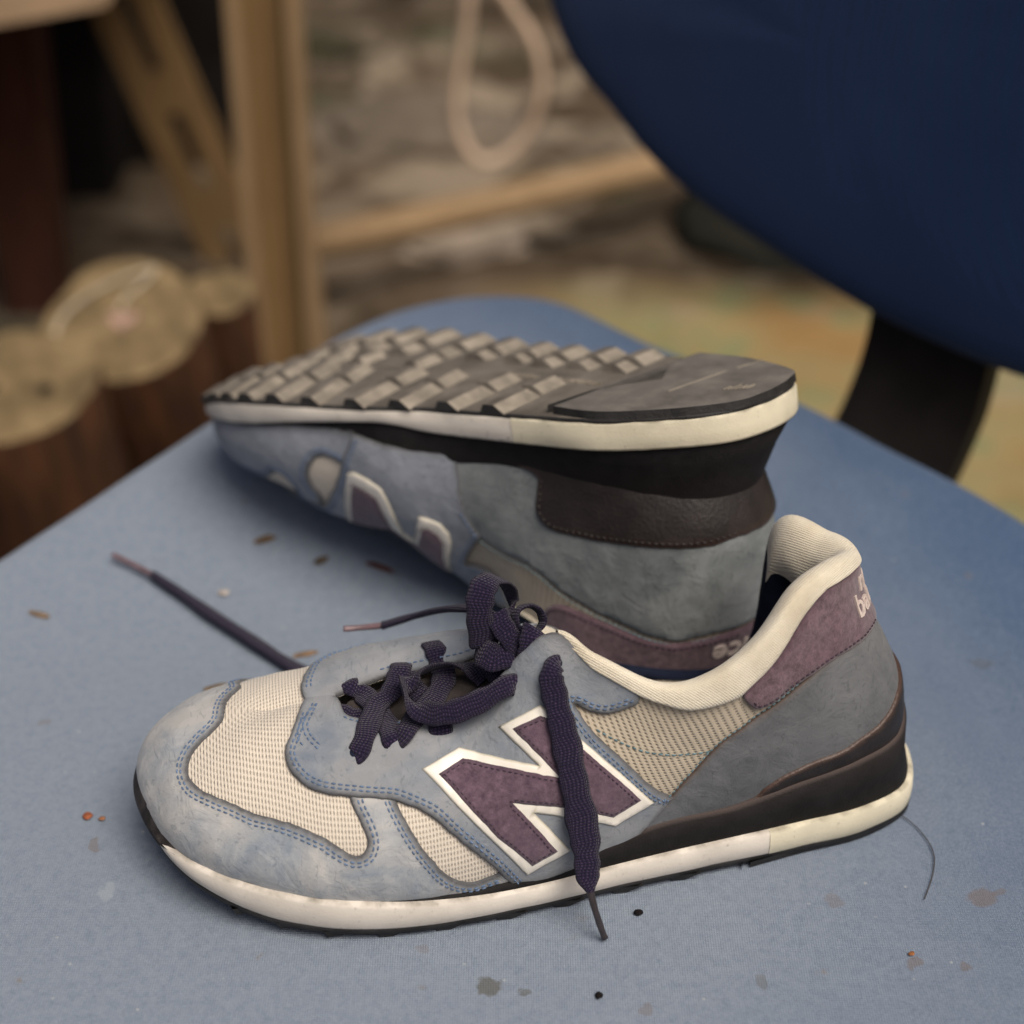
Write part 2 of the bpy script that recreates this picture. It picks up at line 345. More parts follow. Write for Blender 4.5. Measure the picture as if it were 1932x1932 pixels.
def stitches(cx, name, path, side, offs, lift, m, parent, L=1.7, gap=.75, r=.33, smooth=True):
    """thread rows running beside a pattern line; side +1 = left of travel"""
    p = crspline(path, 8) if smooth else np.asarray(path, float)
    p = resample(p, 1.0, False); V = []; Fc = []
    for off in offs:
        pts = []
        P0 = cx.sh.S0(p[:, 0], p[:, 1]); _, nn = cx.sh.SN(p[:, 0], np.clip(p[:, 1], 0, 1))
        tg = np.gradient(P0, axis=0); tg /= np.maximum(np.linalg.norm(tg, axis=1)[:, None], 1e-9)
        for i in range(len(p)):
            b = np.cross(nn[i], tg[i])*side*off; u, v = cx.sh.step(p[i, 0], p[i, 1], b); pts.append((u, min(v, 1.)))
        pts = np.array(pts); ok = (pts[:, 1] > -.03); pts = pts[ok]
        if len(pts) < 3: continue
        Q, n2 = cx.sh.SN(pts[:, 0], np.clip(pts[:, 1], -.05, 1)); Q = Q+n2*(lift+.12)
        d = np.r_[0, np.cumsum(np.linalg.norm(np.diff(Q, axis=0), axis=1))]
        t = .3
        while t+L < d[-1]:
            a = np.array([np.interp(t, d, Q[:, k]) for k in range(3)]); c = np.array([np.interp(t+L, d, Q[:, k]) for k in range(3)])
            nr = np.array([np.interp(t+L/2, d, n2[:, k]) for k in range(3)]); ax = c-a; l = np.linalg.norm(ax)
            if l > .2:
                ax /= l; bb = np.cross(ax, nr); bb /= max(np.linalg.norm(bb), 1e-9); k0 = len(V)
                for s_, rr, up in ((0, .35, -.25), (.22, 1., .12), (.78, 1., .12), (1, .35, -.25)):
                    ctr = a+(c-a)*s_+nr*up*r*1.4
                    for q in range(5): an = q*2*math.pi/5; V.append(ctr+bb*math.cos(an)*r*rr+nr*math.sin(an)*r*rr)
                for s_ in range(3):
                    for q in range(5): Fc.append((k0+s_*5+q, k0+s_*5+(q+1) % 5, k0+s_*5+5+(q+1) % 5, k0+s_*5+5+q))
            t += L+gap
    if V: return cx.mesh(name, V, Fc, m, parent)
def ribbon(cx, name, pts, w, th, m, parent, w_of=None, nseg=5, world=None, roundness=.35):
    """flat braided lace along pts = [(x,y,z,nx,ny,nz)]; the cross-section is a flattened tube"""
    A = crspline(np.asarray(pts, float), nseg); P = A[:, :3]; nr = A[:, 3:6]
    t = np.gradient(P, axis=0); t /= np.maximum(np.linalg.norm(t, axis=1)[:, None], 1e-9)
    b = np.cross(t, nr); b /= np.maximum(np.linalg.norm(b, axis=1)[:, None], 1e-9)
    for i in range(1, len(b)):
        if b[i]@b[i-1] < 0: b[i] = -b[i]
    n = np.cross(b, t); K = 12; V = []; UVs = []; Fc = []
    d = np.r_[0, np.cumsum(np.linalg.norm(np.diff(P, axis=0), axis=1))]
    for i in range(len(P)):
        s = i/(len(P)-1); ww = w*(w_of(s) if w_of else 1)*(1+.06*math.sin(i*.9)+.05*math.sin(i*.37+1)); tt = th if not w_of else th*(1+.5*(1-w_of(s)))
        for k in range(K+1):
            an = 2*math.pi*k/K; ca, sa = math.cos(an), math.sin(an)
            x = math.copysign(abs(ca)**.7, ca)*ww/2; y = math.copysign(abs(sa)**.8, sa)*tt/2
            V.append(P[i]+b[i]*x+n[i]*y); UVs.append((d[i], ww/2*an/1.57))
    for i in range(len(P)-1):
        for k in range(K): Fc.append((i*(K+1)+k, i*(K+1)+k+1, (i+1)*(K+1)+k+1, (i+1)*(K+1)+k))
    Fc.append(tuple(range(K))[::-1]); Fc.append(tuple((len(P)-1)*(K+1)+k for k in range(K)))
    if world is not None: return mesh(name, np.array(V), Fc, m, parent, uv=UVs)
    return cx.mesh(name, V, Fc, m, parent, uv=UVs)

# ------------------------------------------------------------------ the two shoes' patterns
P_LOW = dict(
 win2=[(9.21,.6),(9.06,.49),(8.93,.41),(8.76,.31),(8.56,.21),(8.36,.12),(8.14,.065),(7.95,.05),(7.67,.06),(7.46,.09)],
 win1=[(9.9,.66),(9.82,.6),(9.77,.57),(9.68,.5),(9.56,.43),(9.48,.36),(9.49,.31),(9.56,.285),(9.68,.29),(9.84,.32),(10.04,.36),(10.32,.38),(10.61,.39),(10.95,.39),(11.29,.39),(11.66,.41),(12.06,.42),(12.49,.43),(12.73,.45),(12.97,.49),(13.15,.55),(13.26,.63),(13.4,.72),(13.7,.78),(14.2,.79),(14.68,.77),(15.55,.7)],
 front=[(11.9,1.),(11.9,1.),(11.6,.88),(11.36,.76),(11.31,.7),(11.23,.66),(11.04,.61),(10.76,.575),(10.45,.56),(10.13,.56),(9.77,.56),(9.36,.55),(9.15,.54),(8.91,.5),(8.63,.44),(8.35,.34),(8.07,.24),(7.75,.12),(7.42,-.03),(7.42,-.03)],
 back=[(5.5,-.03),(5.5,-.03),(5.16,.10),(4.93,.23),(4.93,.24),(5.19,.33),(5.38,.41),(5.66,.51),(5.95,.58),(6.21,.63),(6.47,.68),(6.47,.69),(6.21,.70),(5.88,.73),(5.59,.80),(5.39,.87),(5.36,.95)],
 fox=[(5.55,-.03),(5.17,.13),(4.87,.27),(4.6,.39),(4.07,.56),(3.47,.62),(3.08,.62),(2.22,.61),(1.28,.61),(.5,.61)],
 tab=[(.4,.95),(.86,.93),(1.49,.94),(1.83,.9),(2.42,.85),(3.,.84),(3.44,.81),(3.4,.74),(3.3,.68),(3.04,.65),(2.63,.64),(2.,.61),(1.11,.6),(.5,.6)],
 counter=[(.4,.25),(.82,.24),(1.07,.22),(1.62,.17),(2.25,.135),(2.94,.14),(3.42,.11),(3.6,.05),(3.55,-.03)],
 nout=[(8.79,0.67),(8.68,0.685),(8.58,0.699),(8.48,0.713),(8.37,0.724),(8.27,0.734),(8.03,0.68),(7.8,0.616),(7.58,0.547),(7.35,0.487),(7.11,0.442),(7.23,0.484),(7.34,0.531),(7.45,0.583),(7.56,0.642),(7.67,0.709),(7.56,0.695),(7.45,0.682),(7.33,0.671),(7.22,0.666),(7.09,0.665),(6.97,0.629),(6.84,0.602),(6.7,0.582),(6.55,0.567),(6.4,0.554),(6.32,0.549),(6.25,0.543),(6.18,0.537),(6.11,0.528),(6.05,0.519),(5.87,0.482),(5.7,0.439),(5.54,0.387),(5.38,0.323),(5.21,0.244),(5.32,0.221),(5.44,0.2),(5.55,0.18),(5.66,0.162),(5.78,0.145),(5.82,0.153),(5.87,0.161),(5.91,0.169),(5.95,0.176),(6.0,0.183),(6.1,0.195),(6.21,0.205),(6.32,0.213),(6.44,0.22),(6.56,0.227),(6.7,0.235),(6.84,0.244),(6.97,0.254),(7.09,0.267),(7.2,0.283),(7.09,0.244),(6.97,0.207),(6.85,0.17),(6.71,0.131),(6.56,0.087),(6.72,0.076),(6.87,0.065),(7.01,0.055),(7.14,0.043),(7.26,0.031),(7.44,0.105),(7.61,0.178),(7.78,0.252),(7.95,0.325),(8.12,0.395),(8.26,0.451),(8.39,0.505),(8.52,0.56),(8.65,0.614)],
 nin=[(8.56,0.627),(8.49,0.637),(8.42,0.646),(8.35,0.655),(8.28,0.662),(8.21,0.669),(8.17,0.661),(8.12,0.653),(8.08,0.645),(8.04,0.636),(7.99,0.627),(7.76,0.565),(7.53,0.502),(7.3,0.448),(7.06,0.407),(6.79,0.385),(6.87,0.404),(6.94,0.423),(7.01,0.444),(7.07,0.466),(7.14,0.49),(7.21,0.516),(7.27,0.545),(7.34,0.575),(7.41,0.608),(7.47,0.644),(7.4,0.637),(7.32,0.631),(7.24,0.626),(7.17,0.624),(7.09,0.624),(7.06,0.618),(7.03,0.613),(7.0,0.608),(6.96,0.604),(6.93,0.599),(6.83,0.577),(6.72,0.559),(6.6,0.544),(6.48,0.531),(6.36,0.518),(6.22,0.505),(6.09,0.488),(5.97,0.465),(5.86,0.439),(5.75,0.411),(5.68,0.389),(5.61,0.366),(5.54,0.34),(5.48,0.313),(5.41,0.283),(5.49,0.265),(5.57,0.249),(5.65,0.233),(5.74,0.219),(5.82,0.205),(5.95,0.225),(6.09,0.241),(6.24,0.253),(6.4,0.262),(6.57,0.271),(6.78,0.277),(6.98,0.289),(7.16,0.307),(7.33,0.331),(7.49,0.36),(7.43,0.332),(7.36,0.305),(7.3,0.279),(7.23,0.253),(7.17,0.228),(7.1,0.204),(7.03,0.18),(6.97,0.156),(6.89,0.131),(6.81,0.106),(6.9,0.099),(6.98,0.092),(7.05,0.086),(7.13,0.079),(7.2,0.073),(7.3,0.108),(7.4,0.143),(7.5,0.179),(7.6,0.216),(7.7,0.253),(7.86,0.331),(8.04,0.407),(8.21,0.481),(8.38,0.554)],
 seam=[(6.07,.63),(5.74,.6),(5.41,.575),(5.04,.56),(4.7,.545),(4.2,.52)],
 seamv=[(0,.95),(.86,.93),(1.49,.94),(1.83,.9),(2.42,.84),(3.5,.8),(4,.83),(4.5,.86),(5,.91),(6.2,.93),(6.9,.975),(7.2,.99)])
P_UP = dict(P_LOW)
def dn_(p): return [(u, v*.945 if u <= 4.5 and v < .94 else v) for u, v in p]
P_UP.update(
 win2=[(8.9,.42),(8.9,.33),(8.82,.24),(8.59,.15),(8.34,.12),(8.08,.14),(7.95,.18),(7.8,.24)],
 front=[(11.9,1.),(11.9,1.),(11.6,.88),(11.36,.76),(11.31,.7),(11.23,.66),(11.04,.61),(10.76,.575),(10.45,.56),(10.13,.56),(9.7,.56),(9.2,.53),(8.9,.46),(8.62,.38),(8.26,.26),(8.05,.17),(7.91,.1),(7.65,-.03),(7.65,-.03)],
 back=[(5.6,-.03),(5.6,-.03),(5.6,.1),(5.65,.3),(5.55,.43),(5.5,.48),(5.7,.53),(6.0,.6),(6.3,.66),(6.3,.67),(5.98,.69),(5.65,.74),(5.45,.84),(5.36,.95)],
 fox=dn_([(5.87,-.03),(6.01,.1),(6.03,.2),(5.91,.32),(5.67,.43),(5.41,.52),(4.99,.59),(4.45,.635),(3.81,.70),(3.21,.7),(2.63,.69),(2.06,.69),(1.58,.7),(1.29,.69),(.7,.68)]),
 tab=dn_([(.4,.99),(1.5,.99),(2.4,.99),(3.2,.99),(4.1,.99),(4.36,.95),(4.26,.9),(4.03,.82),(3.66,.77),(3.01,.73),(2.24,.71),(1.6,.71),(1.1,.70),(.5,.69)]),
 counter=[(.4,.19),(.61,.19),(1.21,.21),(1.76,.22),(2.45,.24),(3.29,.29),(3.88,.32),(4.13,.3),(4.26,.24),(4.23,.15),(4.18,.06),(4.1,-.03)],
 nout=[(8.4,0.428),(8.3,0.381),(8.21,0.338),(8.13,0.297),(8.04,0.256),(7.97,0.217),(7.9,0.18),(7.85,0.172),(7.8,0.164),(7.75,0.155),(7.66,0.157),(7.58,0.158),(7.49,0.159),(7.42,0.166),(7.35,0.174),(7.28,0.182),(7.26,0.203),(7.24,0.224),(7.23,0.247),(7.24,0.293),(7.27,0.346),(7.33,0.41),(7.4,0.478),(7.24,0.488),(7.11,0.436),(6.94,0.375),(6.8,0.33),(6.68,0.292),(6.63,0.295),(6.58,0.299),(6.54,0.304),(6.45,0.321),(6.36,0.339),(6.27,0.358),(6.24,0.38),(6.21,0.403),(6.18,0.426),(6.2,0.446),(6.23,0.467),(6.25,0.487),(6.36,0.516),(6.48,0.544),(6.62,0.574),(6.9,.66),(7.3,.84),(7.7,.74),(7.66,.62),(8.,.66),(8.6,.8),(9.,.7)],
 nin=[(8.39,0.477),(8.25,0.418),(8.14,0.365),(8.04,0.317),(7.98,0.292),(7.93,0.267),(7.88,0.243),(7.84,0.24),(7.8,0.237),(7.76,0.234),(7.7,0.238),(7.64,0.242),(7.59,0.245),(7.55,0.25),(7.51,0.255),(7.47,0.26),(7.47,0.287),(7.49,0.317),(7.51,0.35),(7.56,0.411),(7.67,0.501),(7.5,.56),(7.22,0.517),(7.03,0.444),(6.88,0.399),(6.77,0.363),(6.72,0.364),(6.67,0.365),(6.62,0.366),(6.57,0.382),(6.51,0.4),(6.46,0.418),(6.46,0.436),(6.46,0.454),(6.46,0.473),(6.55,0.5),(6.65,0.528),(6.76,0.56),(6.95,.66),(7.3,.79),(7.55,.71),(7.78,.6),(8.1,.62),(8.5,.72),(8.85,.68)],
 seamv=[(0,.985),(4,.985),(7.2,.985)])
def M(path): return [(mir(u) if u <= 14 else u, v) for u, v in path]
def around(path, vb=None):
    """close a heel pattern across the back: lateral path (front>heel) and its mirror image"""
    m = [(mir(u)-26, v) for u, v in path]
    return path, m[::-1]

def build_shoe(kind, name, mat4, label):
    sh = LOW if kind == 'low' else UPP; pt = P_LOW if kind == 'low' else P_UP; low = kind == 'low'
    root = empty(name, mat=mat4); tag(root, label, 'sneaker', 'pair of worn sneakers on the chair'); cx = Ctx(sh, root)
    # --- body knit
    nu, nv = N*10, 34
    U_, V_ = np.meshgrid(np.arange(nu)/10., np.linspace(-.03, 1, nv), indexing='ij'); P, n = sh.SN(U_, V_)
    idx = np.arange(nu*nv).reshape(nu, nv); fs = []; fm = []
    for i in range(nu):
        j = (i+1) % nu
        for k in range(nv-1): fs.append((int(idx[i, k]), int(idx[j, k]), int(idx[j, k+1]), int(idx[i, k+1]))); uu = i/10; fm.append(0 if 6.9 < uu < 20.6 else 1)
    cx.mesh('knit_upper', P.reshape(-1, 3), fs, MESH, uv=np.stack([P[..., 0].ravel(), V_.ravel()*75], 1), mats=[MESH, MESHQ], fm=fm)
    pale, sadd, fox = (PALE, SADDLE, FOX) if low else (PALE2, PALE2, FOX2)
    # --- toe guard wrapping the front, with its straps
    w2, w1 = pt['win2'], pt['win1']
    medwin = [(15.85,.6),(16.15,.5),(16.4,.42),(16.65,.4),(16.95,.39),(17.2,.36),(17.45,.33),(17.65,.29),(17.8,.31),(17.78,.36),(17.7,.44),(17.5,.55),(17.4,.62)]
    ub = w2[-1][0]-.5
    cap = [(ub, -.03), (ub, .05)]+w2[::-1]+[(9.4, .64), (9.7, .66)]+w1+medwin+[(17.7, .66), (18.05, .62)]+M([(9.1, .49), (8.93, .41), (8.6, .2), (8.18, .06), (7.8, .045)])+[(19.9, -.03)]
    capo = piece(cx, 'toe_guard', cap, 1.15, pale, 0., parent=root, edgew=1.9, jitter=.42)
    stitches(cx, 'stitching', w1+medwin[:9], -1, (2.3, 3.7), 1.15, STB, capo)
    stitches(cx, 'stitching', w2[::-1][1:], -1, (2.2, 3.5), 1.15, STB, capo)
    # --- saddle, one half each side, meeting on the ridge
    bk = pt['back']; fr = pt['front']
    thr = [(5.35, .985), (6., .99), (6.9, 1.), (7.5, 1.), (8.5, 1.), (9.5, 1.), (10.35, 1.), (11., 1.), (11., 1.)]
    for k, fn in ((0, lambda x: x), (1, M)):
        F_ = fn(fr); B_ = fn(bk); T_ = fn(thr)
        if k == 1: F_ = [(16.1,1.),(16.1,1.),(16.29,.93),(16.75,.80),(17.08,.68),(17.45,.6),(17.8,.56)]+M([p for p in fr if p[0] < 9.2]); T_[-1] = T_[-2] = (17., 1.)
        poly = F_+B_+T_
        so = piece(cx, 'saddle', poly, 1.35, sadd, .75, parent=root, edgew=1.2, jitter=.3)
        if low and k == 0:
            for eu, ev in ((9.77,.775),(9.2,.87),(8.56,.88),(7.47,.86),(6.78,.845)): piece(cx, 'eyelet', [(eu+.07*math.cos(a), ev+.025*math.sin(a)) for a in np.linspace(0, 6.283, 9)[:-1]], .25, LINING, 2.0, parent=so, jitter=0, gridu=.03, gridv=.01, step=.5)
        stitches(cx, 'stitching', F_[2:-1], 1 if k else -1, (2.2, 3.6), 2.1, STB, so)
        stitches(cx, 'stitching', B_[3:-1], 1 if k else -1, (2.0, 3.2) if low else (2.,), 2.1, STB, so)
        if low and k == 0:
            stitches(cx, 'stitching', [(11.26,.93),(11.16,.86),(11.09,.80),(10.82,.76),(10.44,.75)], 1, (0., 1.5), 2.1, STB, so)
            stitches(cx, 'stitching', [(11.26,.93),(11.3,.86),(11.28,.80),(11.1,.73),(10.8,.70)], 1, (0.,), 2.1, STB, so)
        stitches(cx, 'stitching', [(u, .965) for u in np.linspace(7.6, 10.2, 12)] if k == 0 else [(u, .955) for u in np.linspace(17.9, 20.3, 12)], 1 if k == 0 else -1, (0.,), 2.1, STB, so)
        if k == 0 or not low:
            lo = piece(cx, 'logo_letter', pt['nout'] if k == 0 else M(pt['nout']), .9, NWHITE, 2.1, smooth=False, jitter=0, parent=root, gridu=.06, gridv=.02, edgew=.35, step=1.)
            inn = piece(cx, 'logo_inlay', pt['nin'] if k == 0 else M(pt['nin']), .7, NINNER, 2.75, smooth=False, jitter=.08, parent=lo, gridu=.06, gridv=.02, edgew=.6, step=1.)
            q = pt['nin'] if k == 0 else M(pt['nin'])
            stitches(cx, 'stitching', np.array(list(q)+[q[0]]), 1 if k == 0 else -1, (1.3,), 3.35, STD, inn, L=1.4, gap=.7, r=.24, smooth=False)
    # --- heel foxing, counter, tab
    A, Bm = around(pt['fox']); fx = piece(cx, 'heel_panel', A+Bm, 1.2, fox, .25, parent=root, edgew=.6)
    stitches(cx, 'stitching', A[1:], -1, (1.4,), 1.45, STT, fx, L=1.5, gap=.6, r=.28)
    A, Bm = around(pt['counter']); ct = piece(cx, 'heel_counter', A[::-1][:]+Bm[::-1] if False else A[::-1]+Bm[::-1], 1.4, BLACKL, 1.3, parent=root)
    if not low: stitches(cx, 'stitching', A[1:-1], -1, (2.,), 2.7, BLACKL, ct, L=1.8, gap=.8, r=.4)
    top = [p for p in pt['tab']]; i0 = 7 if low else 5
    up_ = top[:i0]; dn = top[i0:]
    poly = up_+dn+[(mir(u)-26, v) for u, v in dn][::-1]+[(mir(u)-26, v) for u, v in up_][::-1]
    tb = piece(cx, 'heel_tab', poly, 1.3, PURPLE, 1.25, parent=root)
    stitches(cx, 'stitching', dn, -1, (1.5,), 2.55, STD, tb, L=1.6, gap=.7, r=.3)
    # embroidered words across the tab
    emb(cx, tb, low)
    if low: stitches(cx, 'quarter_stitching', pt['seam'], 1, (0.,), .1, STT, root, L=1.6, gap=.8, r=.32)
    # --- padded collar and dark inside
    uc = np.arange(20.7, 26+6.86, .1); sv = np.array(pt['seamv'])
    ring = []
    for u in uc:
        uu = u % 26; ul = uu if uu < 10 else np.interp(uu, MED[::-1][::-1], LAT[::-1][::-1]) if False else (uu if uu < 10 else float(np.interp(uu, MED, LAT)))
        vs = float(np.interp(ul, sv[:, 0], sv[:, 1]))
        Sm, n_ = sh.SN(np.array(uu), np.array(vs)); Rm = sh.S0(np.array(uu), np.array(1.))
        o = Shoe.cr(sh.out, np.array(uu)); o = o/np.linalg.norm(o)
        k = float(np.interp(ul, [6.4, 6.9], [1, .2]))*(1 if low else .4)
        if low: k *= 1-.6*float(np.interp(u, [21.3, 21.8, 23.5, 23.9], [0, 1, 1, 0]))
        wob = noise.noise(Vector((u*1.7, 0, 0)))*.8
        fl = sh.F[int(round(uu)) % 26]; Lw = sh.S0(np.array(uu), np.array(.45)); Lb = sh.S0(np.array(uu), np.array(.08))
        heel = math.exp(-((ul-1.2)/1.2)**2)
        pts = [Sm+n_*.1, Sm*.8+Rm*.2+o*2.4*k+n_*.6, Sm*.45+Rm*.55+o*3.4*k, Rm+o*1.8*k+Z*(1.2+wob*.3)*k, Rm-o*2*k+Z*(1.6+wob*.4)*k, Rm-o*5.5*k-Z*1.*k, Rm-o*(7+1.5*heel)*k-Z*(4+3*heel+wob)*k, Rm-o*(6.8+2*heel+wob*2)*k-Z*(6+10*heel)*k,
               Rm-o*6*k-Z*(8+17*heel)*k]
        ring.append((np.array(pts), np.array([Rm-o*6*k-Z*(7+16*heel)*k, Lw*.5+(Rm-Z*24)*.5-o*5, Lw-o*6-Z*4, Lb-o*6-Z*2, np.array([Lb[0]*.9+14, 0, Lb[2]-1])])))
    for nm, q, m in (('collar', 0, COLLAR), ('lining', 1, LINING)):
        prof = [crspline(r[q], 4) for r in ring]; K = len(prof[0]); V = np.vstack(prof); fs = []
        for i in range(len(prof)-1):
            for k in range(K-1): fs.append((i*K+k, (i+1)*K+k, (i+1)*K+k+1, i*K+k+1))
        cf = [1 if (low and q == 0 and 21.4 < uc[f[0]//K] < 23.72) else 0 for f in fs]
        cx.mesh(nm, V, fs, m, mats=[m, LINING], fm=cf)
    # --- tongue under the laces
    V = []; K = 9; ss = np.linspace(0, 1, 30)
    for s in ss:
        a = sh.S0(np.array(10.6-s*3.3), np.array(1.)); b = sh.S0(np.array(17.5+s*3.1), np.array(1.))
        for k in range(K): t = -.04+1.08*k/(K-1); p = a*(1-t)+b*t; V.append(p+Z*(-4.2+2.6*math.sin(math.pi*min(max(t, 0), 1))))
    fs = [(i*K+k, i*K+k+1, (i+1)*K+k+1, (i+1)*K+k) for i in range(29) for k in range(K-1)]
    cx.mesh('tongue', V, fs, TONGUE)
    # --- sole: outsole, midsole foam, black wedge
    UU = np.arange(0, 26, .1); Bq = Shoe.cr(sh.B, UU); Hq = Shoe.cr(sh.H, UU); Fq = sh.S0(UU, 0*UU); Oq = Shoe.cr(sh.out, UU); Oq /= np.linalg.norm(Oq, axis=1)[:, None]
    wob = np.array([noise.noise(Vector((math.cos(u/26*6.283)*7, math.sin(u/26*6.283)*7, 1.)))for u in UU])[:, None]
    ctr = Bq.copy(); ctr[:, 1] = np.interp(Bq[:, 0], [0, 60, 120, 200, 295], [-4, 4, 7, 2, 0])
    def loft(nm, rings, m, sel=None, edges=None, parent=None, cap=False, mats=None, split=0):
        L = len(rings); n_ = len(UU); V = np.vstack(rings); fs = []
        for i in range(n_):
            if sel is not None and not sel(UU[i]): continue
            j = (i+1) % n_
            for k in range(L-1): fs.append((k*n_+i, k*n_+j, (k+1)*n_+j, (k+1)*n_+i))
        if cap: fs.append(tuple(range((L-1)*n_, L*n_)))
        ed = None if edges is None else np.repeat(edges, n_)
        fm = None if mats is None else [0 if min(f)//n_ < split else 1 for f in fs]
        return cx.mesh(nm, V, fs, m, parent, edge=ed, mats=mats, fm=fm)
    z = lambda a: Z*np.asarray(a).reshape(-1, 1) if np.ndim(a) else Z*a
    scal = lambda t: Bq*(1-t)+ctr*t
    inset = Bq-Oq*1.8
    outs = loft('outsole', [inset*0+scal(.999)+z(3.), scal(.5)+z(3.), scal(.12)+z(3.), inset+z(2.9), Bq-Oq*.9+z(1.6 if low else 2.9), Bq-Oq*.3+z(1.9 if low else 3.0), Bq+z(3.5), Bq-Oq*.2+z(4.6), Bq-Oq*2+z(5.)], RUBD if low else RUB, mats=[RUBD if low else RUB, RUBD], split=4)
    hh = lambda f: z(4+(Hq-4)*f)
    tq = np.clip(np.minimum((UU-12.3)/.8, (15.9-UU)/.8), 0, 1)[:, None]; bf = (1. if low else .25)*(1-2.2*tq)
    body = [Bq-Oq*2.2+z(4.1), Bq-Oq*(.35+1.2*tq)+wob*.4+hh(.01), Bq+Oq*(.35*bf+wob*.5)+hh(.12), Bq+Oq*(.6*bf+wob*.5)+hh(.5), Bq+Oq*(.25*bf+wob*.4)+hh(.9), Bq-Oq*.5+hh(.995), Bq-Oq*2.2+hh(1.03), Bq-Oq*7+hh(1.)]
    eg = [1, 1, .25, 0, .15, .9, 1, 1]
    s0, s1 = (3.45, 23.1) if low else (4.35, 22.5)
    loft('forefoot_midsole', body, FOAM1, lambda u: s0+.04 <= u <= s1, eg)
    loft('heel_midsole', [b+Oq*.25 for b in body], FOAM2, lambda u: u < s0-.02 or u > s1+.02, eg)
    top_out = np.clip(Fq[:, 2]-(Bq[:, 2]+Hq), 1.5, None)
    wz = Fq.copy(); wz[:, 2] += 2.2
    lf = np.interp(UU % 26, [0, 4, 6.5, 8, 11, 17, 20, 23, 26], [3.4, 3.4, 1.2, -1.2, -1.5, -1.5, -1., 2.6, 3.4] if low else [2., 2., 1.2, -.6, -1.5, -1.5, -1., 1.5, 2.])[:, None]
    hb = np.interp(UU % 26, [0, 3, 8, 11, 17, 23, 26], [1.2, 1, .4, .0, 0, 1, 1.2])[:, None]
    loft('black_wedge', [Bq-Oq*2.6+hh(.9), Bq-Oq*1.6+hh(1.0), (Bq+z(Hq)-Oq*1.8)*.6+(wz+Oq*(lf+.6))*.4-Oq*hb*.6, wz+Oq*(lf+hb)-Z*1.2, wz+Oq*(lf-1.2+hb)+Z*.3, wz-Oq*1.5+Z*.2, wz-Oq*5-Z*3], WEDGE, edges=[0, 0, 0, .15, .9, .5, 0])
    # rubber bumper climbing over the toe
    ub_ = np.arange(12.35, 15.85, .1); V = []; fs = []
    for u in ub_:
        q = max(0., min(1., (u-12.35)/1.1, (15.8-u)/1.1)); q = q*q*(3-2*q)
        b0 = Shoe.cr(sh.B, np.array(u)); o = Shoe.cr(sh.out, np.array(u)); o = o/np.linalg.norm(o); H0 = float(Shoe.cr(sh.H, np.array(u)))
        vt = .02+.11*q; Sm, n1 = sh.SN(np.array(u), np.array(vt)); Sl, n2 = sh.SN(np.array(u), np.array(vt*.5))
        low_ = b0+o*.9*min(1, q*4)+Z*(4.2+(H0-4)*(1-q)*.9); w_ = .4+.9*q
        for p in (b0-o*1.+Z*3.6+Z*(H0-4)*(1-q)*.9, low_, low_*.5+(Sl+n2*w_)*.5+o*.7*min(1, q*4), Sl*.4+Sm*.6+n1*w_, Sm+n1*w_*.9, Sm+Z*.6+n1*w_*.3, Sm+Z*.5-n1*1.): V.append(p)
    for i in range(len(ub_)-1):
        for k in range(6): fs.append((i*7+k, (i+1)*7+k, (i+1)*7+k+1, i*7+k+1))
    cx.mesh('toe_bumper', V, fs, RUBW)
    # --- tread
    def zb(x): return float(np.interp(x, [0, 8, 23, 45, 69, 90, 300], [21, 18.5, 12, 5, 1.5, 0, 0]))
    latx = sh.B[1:14][:, 0][::-1]; laty = sh.B[1:14][:, 1][::-1]; medx = sh.B[15:26][:, 0]; medy = sh.B[15:26][:, 1]
    yl = lambda x: float(np.interp(x, latx, laty)); ym = lambda x: float(np.interp(x, medx, medy))
    V, Fc, FM = [], [], []
    def lug(x, y0, y1, sk0, sk1, w=5., steep=1.3, slope=5.6, h=3.2, end=0):
        """one bar: flat top, steep on the toe side, a long slope on the heel side, coloured lighter as if lit; y0 is the outer end"""
        k = len(V); sg = 1 if y0 > y1 else -1
        for yy, sk, ie in ((y0, sk0, 0), (y1, sk1, 1)):
            iy = (-sg*.7 if not ie else sg*.9)
            for dx, zz, q in ((-w/2-steep, h, 0), (w/2+slope, h, 0), (w/2, 0, 1), (-w/2, 0, 1)): V.append((x+sk+dx, yy+(iy if q else 0), zb(x)+(zz if zz else -.1)))
        F4 = [(k, k+1, k+2, k+3), (k+4, k+7, k+6, k+5), (k+1, k+5, k+6, k+2), (k+2, k+6, k+7, k+3), (k+3, k+7, k+4, k)]
        if sg < 0: F4 = [f[::-1] for f in F4]
        Fc.extend(F4); FM.extend([2 if end else 0, 0, 1, 0, 0])
    latc = [13, 26, 40, 55, 71, 89, 109, 131, 152, 174, 196]
    if low: latc = latc[2:]
    for x in latc:
        yo = yl(x)-.1; a = -.28 if x < 120 else -.12 if x < 160 else 0.; ym_ = yo*.5
        lug(x, yo, ym_+1.3, 0, a*(yo-ym_), end=1); lug(x, ym_-1.1, max(7., yo*.16), a*(yo-ym_)-.4, a*(yo*.8))
        if x < 150: lug(x+a*yo-5, 5., -9., 0, 1.2, w=4.2, slope=4.)
    for x in [30, 44, 60, 78, 98, 120, 141, 161, 178, 196, 214]:
        yo = ym(x)+.1; lug(x, yo, yo*.56-1, 1.5, 0, end=1); lug(x-.5, yo*.5, -9. if yo > -34 else -12., 0, -1.)
    bm = cx.mesh('tread_blocks', V, Fc, RUBD, outs, smooth=False, mats=[RUBD, RUBD, RUBD] if low else [RUB, RUBL, RUBD], fm=FM)
    V, Fc, HM = [], [], []
    pad = [(220, 43), (226, 22), (236, 12), (246, 4), (240, -10), (237, -22), (240, -32.5)]
